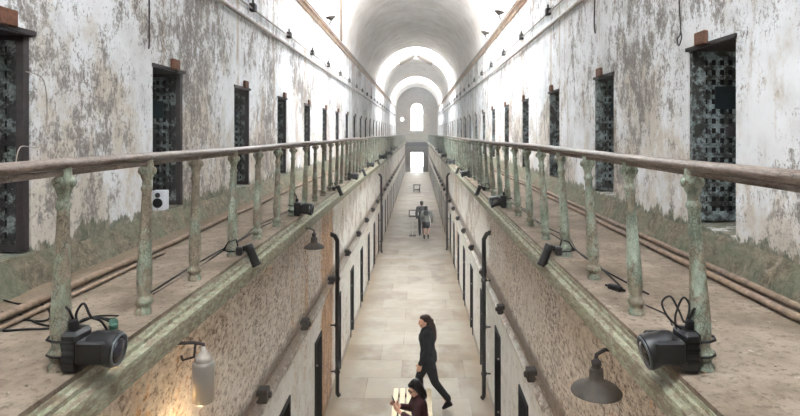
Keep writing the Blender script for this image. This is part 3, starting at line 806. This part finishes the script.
# ------------------------------------------------------------ cables
def cable(name, pts, r, mat, label, group=None):
    # Catmull-Rom smoothing
    P = [Vector(p) for p in pts]; out = []
    for i in range(len(P)-1):
        p0, p1, p2, p3 = P[max(0,i-1)], P[i], P[i+1], P[min(len(P)-1,i+2)]
        for k in range(5):
            t = k/5
            out.append(.5*((2*p1) + (p2-p0)*t + (2*p0-5*p1+4*p2-p3)*t*t + (3*p1-p0-3*p2+p3)*t**3))
    out.append(P[-1]); o = MB().tube(out, r, 6).build(name, mat, smooth=True); tag(o, label, 'cable', group); return o
zf = ZF+.008
for s, X0, side in ((-1, -1.86, 'left'), (1, 1.50, 'right')):
    for j in range(2):
        random.seed(20+j+s); pts = []; y = 3.9
        while y < 42: pts.append((X0 + s*.06*j + random.uniform(-.05, .05), y, zf+.0)); y += .7
        cable('power_cable', pts, .006, M['black2'], 'black power cable snaking behind the %s balusters, %s strand' % (side, ('inner', 'outer')[j]), 'power cables on the galleries')
def on_gallery(px, py, h=0):
    """the spot of the gallery floor (raised by h) that the photo shows at px, py"""
    d = (1.13-.008-h)*F/(py-133); return ((px-418)*d/F, d, zf+h)
def floor_cable(pp, label, r=.006, m='black2'): cable('power_cable', [on_gallery(*p) for p in pp], r, M[m], label, 'loose cables')
floor_cable([(4,300),(20,304),(38,303),(48,309),(50,317),(42,321),(20,320),(2,324)], 'black cable loop on the left gallery floor below the nearest cell door')
floor_cable([(3,331),(28,329),(55,328),(80,322),(95,317),(112,319),(134,313),(160,301),(190,285),(214,270),(232,261)], 'black cable running from the left photo edge past three balusters to the tube spotlight')
floor_cable([(2,312),(22,315),(40,324),(70,327),(84,319),(100,318),(110,322)], 'black cable crossing the left gallery floor under the loop')
floor_cable([(76,330),(82,320),(98,316),(120,316),(133,321),(130,332),(120,340),(108,343),(98,338),(104,329),(120,325)], 'coiled black cable behind the nearest left stage light', .005)
floor_cable([(133,321),(155,318),(180,300),(205,285),(228,268)], 'thin black cable between the second and third left balusters', .005)
floor_cable([(703,372,.03),(716,376),(727,385),(736,398),(744,412),(750,424)], 'thin brown cable running towards the camera on the right gallery', .006, 'pipe')
floor_cable([(574,262),(592,280),(606,289),(622,297),(640,311),(660,324),(672,333)], 'black cable with a connector running to the nearest right stage light')
floor_cable([(640,303),(655,309),(668,316),(672,326)], 'short thin black cable beside the second right baluster', .004)
cable('power_cable', [(1.22,2.60,ZF+.22),(1.17,2.62,ZF+.27),(1.15,2.64,ZF+.33),(1.19,2.64,ZF+.36),(1.22,2.62,ZF+.30),(1.24,2.60,ZF+.25),(1.27,2.62,ZF+.32),(1.24,2.62,ZF+.36),(1.20,2.61,ZF+.28),(1.20,2.60,ZF+.22)], .005, M['black2'], 'upright black cable loops on top of the nearest right stage light', 'loose cables')
cable('power_cable', [(-1.57,2.60,ZF+.22),(-1.60,2.62,ZF+.28),(-1.57,2.63,ZF+.33),(-1.53,2.62,ZF+.27),(-1.50,2.66,ZF+.23),(-1.52,2.80,ZF+.08)], .006, M['black2'], 'short black cable rising from the nearest left stage light', 'loose cables')
for (x, y, lb) in ((-1.725, 3.17, 'green cable connector in the coil behind the left stage light'), (1.38, 3.92, 'dark cable connector on the right gallery between first and second balusters')):
    b = MB(); b.rbox(-.022, .022, -.055, .055, 0, .035, .008); b.tube([(0,.05,.017),(0,.085,.015)], .009, 8); b.tube([(0,-.05,.017),(0,-.085,.015)], .009, 8)
    o = b.build('cable_connector', M['greenplug'] if x < 0 else M['black2']); o.location = (x, y, ZF+.031); o.rotation_euler.z = .5; tag(o, lb, 'connector')
# thin wires on the walls
cable('hanging_wire', [(XL+.03, 4.1, H+.45),(XL+.04,4.28,H+.40),(XL+.05,4.30,H+.1),(XL+.05,4.22,H-.1),(XL+.06,4.0,H-.1),(XL+.06,3.95,H-.25)], .004, M['conduit'], 'thin pale wire dangling beside the nearest left cell door')
cable('hanging_wire', [(XR-.02,5.50,H+1.9),(XR-.03,5.51,H+1.3),(XR-.02,5.50,H+1.0),(XR-.03,5.55,H+.93),(XR-.03,5.52,H+.86),(XR-.03,5.46,H+.93),(XR-.02,5.5,H+1.0)], .006, M['iron'], 'dark wire with a ring hanging high on the right wall before the nearest door')
cable('hanging_wire', [(XL+.02,6.0,H+2.0),(XL+.03,5.98,H+1.5),(XL+.02,6.0,H+1.0),(XL+.03,5.97,H+.9)], .008, M['iron'], 'dark wire hanging on the left wall above the speaker door')
cable('hanging_wire', [(XR-.02,8.15,H+2.1),(XR-.03,8.17,H+1.6),(XR-.02,8.15,H+1.45)], .010, M['iron'], 'short dark wire hanging above the second right cell door')

# ------------------------------------------------------------ speaker on the left gallery
r = empty('loudspeaker', (-2.985, 6.42, H-.889)); tag(r, 'small white loudspeaker standing on the sill of a left cell door', 'speaker')
r.rotation_euler.z = .05
MB().rbox(-.075, .075, 0, .14, 0, .225, .008).build('cabinet', M['whiteplastic'], r)
Rx = lambda z: Matrix.Translation((0, 0, z)) @ Matrix.Rotation(PI/2, 4, 'X')
MB().lathe([(.056,-.002),(.056,.004),(.048,.005),(.02,.002),(.001,.004)], Rx(.085), 20).build('woofer', M['cone'], r, smooth=True)
MB().lathe([(.03,-.002),(.03,.004),(.02,.005),(.001,.003)], Rx(.175), 16).build('tweeter', M['cone'], r, smooth=True)
MB().lathe([(.006,-.002),(.006,.004)], Rx(.018), 8).build('status_light', M['hatch'], r)
# ------------------------------------------------------------ debris on the galleries (uncountable grit)
b = MB(); random.seed(12)
for i in range(1500):
    s = random.choice((-1, 1)); y = 1.6 + random.random()**2*22
    if s < 0: x = random.choice((random.uniform(-2.85,-2.3), random.uniform(-2.5,-1.6)))
    else: x = random.choice((random.uniform(2.1,2.5), random.uniform(1.25,2.3)))
    a = random.uniform(.003, .011) if random.random() < .95 else random.uniform(.012, .022); z = ZF + (.03 if (-1.8 < x < -1.56 or 1.19 < x < 1.45) else 0)
    b.ball((x, y, z+a*.25), a, a*random.uniform(.6,1.4), a*.4, 6)
tag(b.build('plaster_grit', M['dust']), 'pale plaster chips and grit strewn over both gallery floors', 'debris', None, 'stuff')

# ------------------------------------------------------------ bench and stands on the ground floor
r = empty('slatted_bench', (-.10, 9.35, 0)); tag(r, 'pale slatted bench at the bottom of the photo under the seated woman', 'bench')
for i in range(6):
    x = -.30 + i*.12; MB().rbox(x-.044, x+.044, -.95, .95, .41, .45, .008).build('slat', M['bench'], r)
for y in (-.8, .8): MB().rbox(-.33, .33, y-.03, y+.03, .36, .41, .006).build('cross_rail', M['door_frame'], r)
for x in (-.29, .29):
    for y in (-.8, .8): MB().rbox(x-.03, x+.03, y-.03, y+.03, 0, .36, .006).build('leg', M['door_frame'], r)
def stand(x, y, w, hgt, label, name, pw):
    r = empty(name, (x, y, 0)); tag(r, label, 'display stand', 'display stands on the hall floor')
    fm = solid('stand_frame', srgb(70,60,54)); pm = solid('stand_panel', srgb(206,202,196))
    b = MB()
    b.tube([(0, .0, .03), (0, 0, hgt-.1)], .03, 8)
    b.build('post', pm, r)
    MB().rbox(-.16, .16, -.16, .16, 0, .03, .01).build('base', fm, r)
    Mx = Matrix.Translation((0, 0, hgt)) @ Matrix.Rotation(math.radians(-18), 4, 'X')
    MB().rbox(-w/2, w/2, -.03, .03, -pw/2, pw/2, .01, Mx).build('frame', fm, r)
    MB().rbox(-w*.36, w*.36, -.045, -.03, -pw*.3, pw*.34, .004, Mx).build('panel', pm, r)
stand(-.27, 28.0, .38, 1.12, 'framed display panel on legs beside the walking couple', 'display_stand', .36)
r = empty('floor_sign', (-.10, 48.5, 0)); tag(r, 'small dark reading stand in the middle of the far hall floor', 'display stand')
MB().rbox(-.32, .32, -.15, .15, .62, .70, .01).build('top_board', solid('sign_top', srgb(120,112,102)), r)
for e in (-1, 1): MB().tube([(e*.25, 0, 0), (e*.25, 0, .62)], .035, 8).build('leg', M['boxm'], r)
MB().box(-.25, .25, -.02, .02, .2, .28).build('stretcher', M['boxm'], r)

# ------------------------------------------------------------ people
def capsule(b, p, q, r0, r1, n=12):
    p, q = Vector(p), Vector(q); d = (q-p); L = d.length
    if L < 1e-5: b.ball(p, r0, n=n); return
    R = d.to_track_quat('Z', 'Y').to_matrix().to_4x4(); T = Matrix.Translation(p) @ R
    prof = [(max(1e-4, r0*math.sin(a)), -r0*math.cos(a)) for a in [PI/2*i/4 for i in range(5)]]
    prof += [(max(1e-4, r1*math.cos(a)), L + r1*math.sin(a)) for a in [PI/2*i/4 for i in range(5)]]
    b.lathe(prof, T, n)
def remesh(o, vox, smooth=4):
    m = o.modifiers.new('Remesh', 'REMESH'); m.mode = 'VOXEL'; m.voxel_size = vox; m.use_smooth_shade = True
    s = o.modifiers.new('Smooth', 'SMOOTH'); s.iterations = smooth; s.factor = .5
def chain(b, pts, rs):
    for i in range(len(pts)-1): capsule(b, pts[i], pts[i+1], rs[i], rs[i+1])
def hand(b, wrist, dirv, side, curl=.5, sc=1.0, palmn=None):
    """palm, four curled fingers and a thumb; dirv the way the fingers point, side the thumb side"""
    w = Vector(wrist); d = Vector(dirv).normalized(); t = Vector(side); t = (t - d*t.dot(d)).normalized(); n = d.cross(t)
    if palmn is not None and n.dot(Vector(palmn)) < 0: n = -n
    for k in range(4):
        off = (1.5-k)*.020*sc
        a = w + d*.01 + t*off*.6; c = w + d*.085*sc + t*off
        capsule(b, a, c, .015*sc, .011*sc, 8)
        L = (.036, .042, .040, .030)[k]*sc; p = c; ang = 0
        for j in range(3):
            ang += curl*(.45 + .15*j); q = p + (d*math.cos(ang) + n*math.sin(ang))*L*(1, .75, .6)[j]
            capsule(b, p, q, .0095*sc, .0085*sc, 8); p = q
    p = w + d*.02*sc + t*.022*sc; q = p + (d*.6 + t*.8 + n*.25).normalized()*.04*sc; u = q + (d*.9 + t*.25 + n*.35).normalized()*.032*sc
    capsule(b, p, q, .013*sc, .011*sc, 8); capsule(b, q, u, .011*sc, .009*sc, 8)
def head(b, c, f, up, sc=1.0):
    """c centre of skull, f face direction"""
    f = Vector(f).normalized(); up = Vector(up); up = (up - f*up.dot(f)).normalized(); sd = f.cross(up)
    R = Matrix((( *sd, 0), (*f, 0), (*up, 0), (0,0,0,1))).transposed()
    R = Matrix.Identity(4)
    for i in range(3): R[i][0] = sd[i]; R[i][1] = f[i]; R[i][2] = up[i]
    c = Vector(c); P = lambda x, y, z: c + (sd*x + f*y + up*z)*sc
    b.ball(P(0,-.008,.025), .076*sc, .094*sc, .088*sc, 16, R)
    b.ball(P(0,.022,-.03), .060*sc, .066*sc, .078*sc, 14, R)
    b.ball(P(0,.062,-.088), .026*sc, .022*sc, .022*sc, 10, R)            # chin
    capsule(b, P(0,.088,.01), P(0,.106,-.028), .010*sc, .014*sc, 8)      # nose
    capsule(b, P(-.022,.082,-.058), P(.022,.082,-.058), .009*sc, .009*sc, 8)   # lips
    for e in (-1, 1):
        b.ball(P(e*.078,-.005,-.012), .010*sc, .018*sc, .030*sc, 8, R)   # ears
        b.ball(P(e*.036,.076,-.028), .022*sc, .018*sc, .020*sc, 8, R)    # cheeks
    capsule(b, P(-.04,.083,.028), P(.04,.083,.028), .010*sc, .010*sc, 8) # brow
    return P, R
eye_m = solid('eye_dark', srgb(40,30,26), .3)
lip_m = solid('lip', srgb(160,90,80), .5)
def eyes(P, R, parent, sc=1.0):
    for e in (-1, 1):
        MB().ball(P(e*.031,.086,.006), .011*sc, .008*sc, .008*sc, 10, R).build('eye', eye_m, parent, smooth=True)
    b = MB(); capsule(b, P(-.02,.091,-.058), P(.02,.091,-.058), .005*sc, .005*sc, 8); b.build('mouth', lip_m, parent, smooth=True)
    for e in (-1, 1):
        b = MB(); capsule(b, P(e*.018,.094,.026), P(e*.046,.086,.028), .0045*sc, .0035*sc, 6); b.build('eyebrow', eye_m, parent, smooth=True)

def boot(b, ankle, toe, r=.045):
    a = Vector(ankle); t = Vector(toe); d = (t-a); d.z = 0; d.normalize()
    heel = a - d*.045; heel.z = r*.75 + min(a.z-.085, 5)*1 if False else heel.z - .055
    capsule(b, a + Vector((0,0,.08)), a, r*1.0, r*.95); capsule(b, a, heel, r*.9, r*.75)
    capsule(b, heel, t, r*.72, r*.68); capsule(b, a, t, r*.8, r*.62)

# --- the walking woman: walks to the left (-x), slightly away; profile to the camera
def walker():
    r = empty('person', (.17, 10.5, 0)); r.scale = (1.13, 1.08, 1.045)
    tag(r, 'woman in black jacket and dark trousers walking left, long brown hair tied back', 'person')
    hipz = .88
    hipL, hipR = Vector((.02, -.075, hipz)), Vector((.03, .085, hipz))
    pel = Vector((.02, 0, .93)); waist = Vector((.01, 0, 1.05)); chest = Vector((-.005, 0, 1.24)); neck0 = Vector((-.01, 0, 1.39)); neck1 = Vector((-.025, 0, 1.46))
    hc = Vector((-.04, 0, 1.535))
    # leading leg (far, left foot ahead): forward -x ; trailing leg near, behind to +x
    kneeF, ankF, toeF = Vector((-.13, .09, .50)), Vector((-.10, .10, .09)), Vector((-.25, .11, .035))
    kneeB, ankB, toeB = Vector((.13, -.08, .48)), Vector((.34, -.10, .155)), Vector((.27, -.10, .04))
    shN, shF = Vector((.0, -.175, 1.36)), Vector((.0, .175, 1.36))
    elN, wrN = Vector((-.0, -.235, 1.09)), Vector((-.11, -.21, .87))
    elF, wrF = Vector((.06, .23, 1.10)), Vector((-.02, .25, .88))
    b = MB()
    P, R = head(b, hc, (-1, -.12, -.03), (0,0,1))
    capsule(b, neck0, neck1, .05, .046)
    chain(b, [pel, waist, chest, neck0], [.125, .105, .125, .06])
    capsule(b, shN, shF, .06, .06)
    for s_, e_, w_ in ((shN, elN, wrN), (shF, elF, wrF)): chain(b, [s_, e_, w_], [.05, .038, .026])
    for h_, k_, a_ in ((hipR, kneeF, ankF), (hipL, kneeB, ankB)): chain(b, [h_, k_, a_], [.085, .055, .038])
    hand(b, wrN, (-.25, .0, -1), (-1, 0, 0), .55, 1.0, (0,1,0)); hand(b, wrF, (-.2, 0, -1), (-1, 0, 0), .5, 1.0, (0,-1,0))
    o = b.build('body', M['skin'], r); remesh(o, .0075, 2)
    eyes(P, R, r)
    jk = solid('black_jacket', srgb(26,27,30), .9, .25, 12); tr = solid('charcoal_trousers', srgb(36,36,38), .95, .25, 14); bt = solid('black_boot', srgb(32,30,30), .6)
    j = MB(); chain(j, [Vector((.025,0,.88)), Vector((.02,0,.97)), waist, Vector((.0,0,1.15)), chest, Vector((-.005,0,1.34))], [.145, .142, .122, .128, .142, .11])
    j.ball((.02,0,.86), .15, .17, .09)
    capsule(j, shN, shF, .075, .075); capsule(j, Vector((-.01,0,1.37)), Vector((-.02,0,1.43)), .085, .062)
    for s_, e_, w_ in ((shN, elN, wrN), (shF, elF, wrF)): chain(j, [s_, (s_+e_)/2, e_, w_], [.074, .062, .054, .042])
    for e in (-1, 1): j.ball((-.06, e*.07, 1.25), .085, .075, .08)
    j = j.build('jacket', jk, r); remesh(j, .010, 4)
    t = MB(); t.ball((.03,0,.88), .13, .155, .12)
    for h_, k_, a_ in ((hipR, kneeF, ankF), (hipL, kneeB, ankB)): chain(t, [h_, (h_+k_)/2, k_, a_+Vector((0,0,.05))], [.108, .092, .068, .054])
    t = t.build('trousers', tr, r); remesh(t, .010, 3)
    for a_, t_ in ((ankF, toeF), (ankB, toeB)):
        bb = MB(); boot(bb, a_, t_); bb = bb.build('boot', bt, r); remesh(bb, .008, 2)
    hm = solid('dark_brown_hair', srgb(58,38,30), .6, .3, 40)
    h = MB(); h.ball(P(0,-.026,.04), .086, .092, .088, 16, R); h.ball(P(0,-.055,-.01), .076, .065, .085, 14, R); h.ball(P(0,.01,.075), .07,.075,.045,12,R)
    h.ball(P(0,-.115,.01), .036, .040, .038, 12, R)
    chain(h, [P(0,-.11,0), P(.01,-.14,-.09), P(.02,-.155,-.20), P(.02,-.16,-.32), P(.02,-.15,-.40)], [.03, .042, .045, .036, .016])
    h = h.build('hair', hm, r); remesh(h, .008, 2)
    r.rotation_euler.z = 0
    return r
walker()

# --- the seated woman at the bottom edge, turned left, holding a phone
def seated():
    r = empty('person', (.05, 8.72, 0)); tag(r, 'seated dark-haired woman with glasses and maroon top holding a phone at the bottom edge', 'person')
    pel = Vector((0, .02, .55)); waist = Vector((-.01, 0, .72)); chest = Vector((-.04, -.02, .90)); neck0 = Vector((-.05, -.02, 1.04)); neck1 = Vector((-.065, -.02, 1.11)); hc = Vector((-.095, -.03, 1.175))
    fdir = Vector((-.82, -.42, -.36)).normalized()
    shN, shF = Vector((-.02, -.20, 1.0)), Vector((-.06, .17, 1.0))
    elN, wrN = Vector((-.10, -.25, .76)), Vector((-.33, -.13, .86))
    elF, wrF = Vector((-.17, .20, .76)), Vector((-.36, .05, .87))
    hips = [Vector((-.0, -.09, .55)), Vector((-.0, .11, .55))]; knees = [Vector((-.42, -.12, .56)), Vector((-.42, .13, .56))]; anks = [Vector((-.46, -.12, .09)), Vector((-.40, .13, .09))]; toes = [Vector((-.62, -.12, .035)), Vector((-.56, .14, .035))]
    b = MB(); P, R = head(b, hc, fdir, (-.3,0,1))
    capsule(b, neck0, neck1, .05, .046); chain(b, [pel, waist, chest, neck0], [.13, .105, .12, .06]); capsule(b, shN, shF, .06, .06)
    for s_, e_, w_ in ((shN, elN, wrN), (shF, elF, wrF)): chain(b, [s_, e_, w_], [.05, .038, .026])
    for i in range(2): chain(b, [hips[i], knees[i], anks[i]], [.09, .056, .038])
    hand(b, wrN, (-.75, .45, .5), (0,0,1), .8, 1, (0,1,0)); hand(b, wrF, (-.8, -.1, .5), (0,0,1), .8, 1, (0,-1,0))
    o = b.build('body', M['skin'], r); remesh(o, .0075, 2)
    eyes(P, R, r)
    g = MB()
    for e in (-1, 1):
        pts = [P(e*.034 + .024*math.cos(a), .100, .004 + .019*math.sin(a)) for a in [2*PI*k/12 for k in range(13)]]
        g.tube(pts, .004, 6); g.tube([P(e*.058,.098,.008), P(e*.079,.0,.008)], .0035, 6)
    g.tube([P(-.01,.102,.008), P(.01,.102,.008)], .0035, 6); g.build('glasses', M['black'], r)
    mr = solid('maroon_top', srgb(62,22,28), .9); dk = solid('black_trousers', srgb(34,34,40), .9)
    j = MB(); chain(j, [pel+Vector((0,0,.02)), waist, chest, Vector((-.05,-.02,1.0))], [.15, .125, .138, .10]); capsule(j, shN, shF, .074, .074)
    capsule(j, Vector((-.05,-.02,1.0)), Vector((-.06,-.02,1.06)), .085, .06)
    for s_, e_, w_ in ((shN, elN, wrN), (shF, elF, wrF)): chain(j, [s_, e_, (e_*.25+w_*.75)], [.072, .056, .045])
    j = j.build('top', mr, r); remesh(j, .010, 3)
    t = MB(); t.ball((0,.01,.53), .15, .18, .10)
    for i in range(2): chain(t, [hips[i], knees[i], anks[i]+Vector((0,0,.04))], [.105, .075, .055])
    t = t.build('trousers', dk, r); remesh(t, .010, 3)
    for i in range(2):
        bb = MB(); boot(bb, anks[i], toes[i]); bb = bb.build('shoe', solid('black_shoe', srgb(28,28,30), .6), r); remesh(bb, .008, 2)
    hm = solid('near_black_hair', srgb(14,10,11), .5, .3, 40)
    h = MB(); h.ball(P(0,-.028,.045), .096, .10, .095, 16, R); h.ball(P(0,-.07,-.03), .095, .07, .11, 14, R); h.ball(P(0,.03,.085), .07,.06,.035,12,R)
    for e in (-1, 1): chain(h, [P(e*.07,.0,.04), P(e*.085,-.02,-.06), P(e*.085,-.03,-.16), P(e*.07,-.04,-.22)], [.035, .035, .038, .02])
    h.ball(P(.0,-.09,-.12), .09, .05, .11, 12, R)
    h = h.build('hair', hm, r); remesh(h, .008, 2)
    ph = MB(); ph.rbox(-.006, .006, -.038, .038, -.075, .075, .004); p = ph.build('smartphone', M['black'])
    p.location = (.05-.425, 8.72+.0, .97); p.rotation_euler = (0, -.35, .35); tag(p, 'black smartphone held up by the seated woman', 'phone')
seated()

# --- couple walking away in mid distance
def back_walker(loc, hgt, coat, legs, hairc, label, skirt, fz=0, bare=False):
    k = hgt/1.7; r = empty('person', loc, fz); tag(r, label, 'person', 'couple walking down the hall')
    V = lambda x, y, z: Vector((x, y, z))*k
    b = MB(); hc = V(-.01, .01, 1.585)
    P, R = head(b, hc, (-.1, 1, -.05), (0,0,1), k)
    capsule(b, V(0,0,1.42), V(0,0,1.50), .05*k, .045*k); chain(b, [V(0,0,.95), V(0,0,1.1), V(0,0,1.28), V(0,0,1.42)], [.13*k, .11*k, .13*k, .06*k]); capsule(b, V(-.18,0,1.38), V(.18,0,1.38), .055*k, .055*k)
    L = [(V(-.09,0,.9), V(-.10,.06,.49), V(-.10,.02,.09), V(-.10,.17,.035)), (V(.09,0,.9), V(.09,.05,.48), V(.10,-.18,.14), V(.10,-.04,.035))]
    A = [(V(-.2,0,1.37), V(-.26,-.04,1.1), V(-.24,.06,.87)), (V(.2,0,1.37), V(.27,-.05,1.1), V(.29,.03,.87))]
    for a_, e_, w_ in A:
        chain(b, [a_, e_, w_], [.05*k, .038*k, .026*k]); hand(b, w_, (0,.15,-1), (0,1,0), .5, k)
    for h_, n_, a_, t_ in L: chain(b, [h_, n_, a_], [.085*k, .06*k, .038*k])
    o = b.build('body', M['skin'], r); remesh(o, .009, 2); eyes(P, R, r, k)
    j = MB(); chain(j, [V(0,0,.90), V(0,0,1.05), V(0,0,1.2), V(0,0,1.36)], [.165*k, .15*k, .155*k, .12*k]); j.ball(V(0,0,.92), .20*k, .16*k, .13*k)
    capsule(j, V(-.18,0,1.37), V(.18,0,1.37), .078*k, .078*k)
    for a_, e_, w_ in A: chain(j, [a_, e_, w_], [.075*k, .064*k, .05*k])
    j = j.build('coat', coat, r); remesh(j, .012, 3)
    t = MB()
    if skirt:
        chain(t, [V(0,0,.9), V(0,.0,.72)], [.16*k, .17*k]); 
        for s_ in (-1, 1): chain(t, [V(s_*.08,0,.85), V(s_*.09,.02,.64)], [.11*k, .10*k])
    else:
        t.ball(V(0,0,.92), .16*k, .13*k, .12*k)
        for h_, n_, a_, t_ in L: chain(t, [h_, n_, a_+Vector((0,0,.04))], [.105*k, .075*k, .058*k])
    t = t.build('skirt' if skirt else 'trousers', legs, r); remesh(t, .012, 3)
    for h_, n_, a_, t_ in L:
        bb = MB(); boot(bb, a_, t_, .046*k); bb = bb.build('shoe', solid('dark_shoe', srgb(50,44,42), .7), r); remesh(bb, .01, 2)
    h = MB(); h.ball(P(0,-.03,.035), .09*k, .092*k, .09*k, 14, R); h.ball(P(0,-.06,-.03), .08*k, .06*k, .08*k, 12, R); h = h.build('hair', hairc, r); remesh(h, .01, 2)
    return r
dk = solid('black_coat', srgb(38,36,38)); gc = solid('grey_hooded_coat', srgb(128,128,120), .95); blk = solid('black_skirt', srgb(24,24,28))
c1 = back_walker((.40, 27.2, 0), 1.60, gc, blk, solid('dark_hair_back', srgb(34,28,28)), 'person in grey hooded coat and black shorts walking away, right of the couple', True)
b = MB(); b.ball((0,-.08,1.36*.94), .13, .08, .12); b.ball((0,-.10,1.30*.94), .10, .07, .10); hd = b.build('hood', solid('dark_hood', srgb(44,44,46)), c1); remesh(hd, .012, 3)
back_walker((.19, 28.0, 0), 1.74, dk, dk, solid('brown_hair_back', srgb(50,36,30)), 'person in black clothes walking away, left of the couple', False)

# ------------------------------------------------------------ light
w = bpy.data.worlds.new('overcast_sky'); bpy.context.scene.world = w; w.use_nodes = True
nt = w.node_tree; bg = nt.nodes['Background']; bg.inputs[0].default_value = (.89, .955, 1.0, 1); bg.inputs[1].default_value = 6.6

hz = bpy.data.materials.new('dusty_air'); hz.use_nodes = True; ht = hz.node_tree
for n in list(ht.nodes):
    if n.type == 'BSDF_PRINCIPLED': ht.nodes.remove(n)
vs_ = ht.nodes.new('ShaderNodeVolumeScatter'); vs_.inputs['Density'].default_value = .0048; vs_.inputs['Color'].default_value = (.98, .97, .95, 1); vs_.inputs['Anisotropy'].default_value = .3
ht.links.new(vs_.outputs[0], [n for n in ht.nodes if n.type == 'OUTPUT_MATERIAL'][0].inputs['Volume'])
tag(MB().box(XL+.002, XR-.002, YB+.01, YE-.06, -.01, ZTOP-.02).build('haze', hz), 'faint dusty haze filling the hall under the skylights', 'haze', None, 'stuff')
# ------------------------------------------------------------ camera
cd = bpy.data.cameras.new('camera'); cam = bpy.data.objects.new('camera', cd); col.objects.link(cam)
cam.location = (0, 0, H); cam.rotation_euler = (PI/2, 0, 0)
cd.sensor_width = 36; cd.lens = F/800*36; cd.shift_x = -18/800; cd.shift_y = -75/800; cd.clip_start = .05; cd.clip_end = 500
sc = bpy.context.scene; sc.camera = cam
sc.view_settings.view_transform = 'Standard'; sc.view_settings.look = 'None'; sc.view_settings.gamma = 1; sc.view_settings.use_curve_mapping = False
sc.view_settings.exposure = 1.88
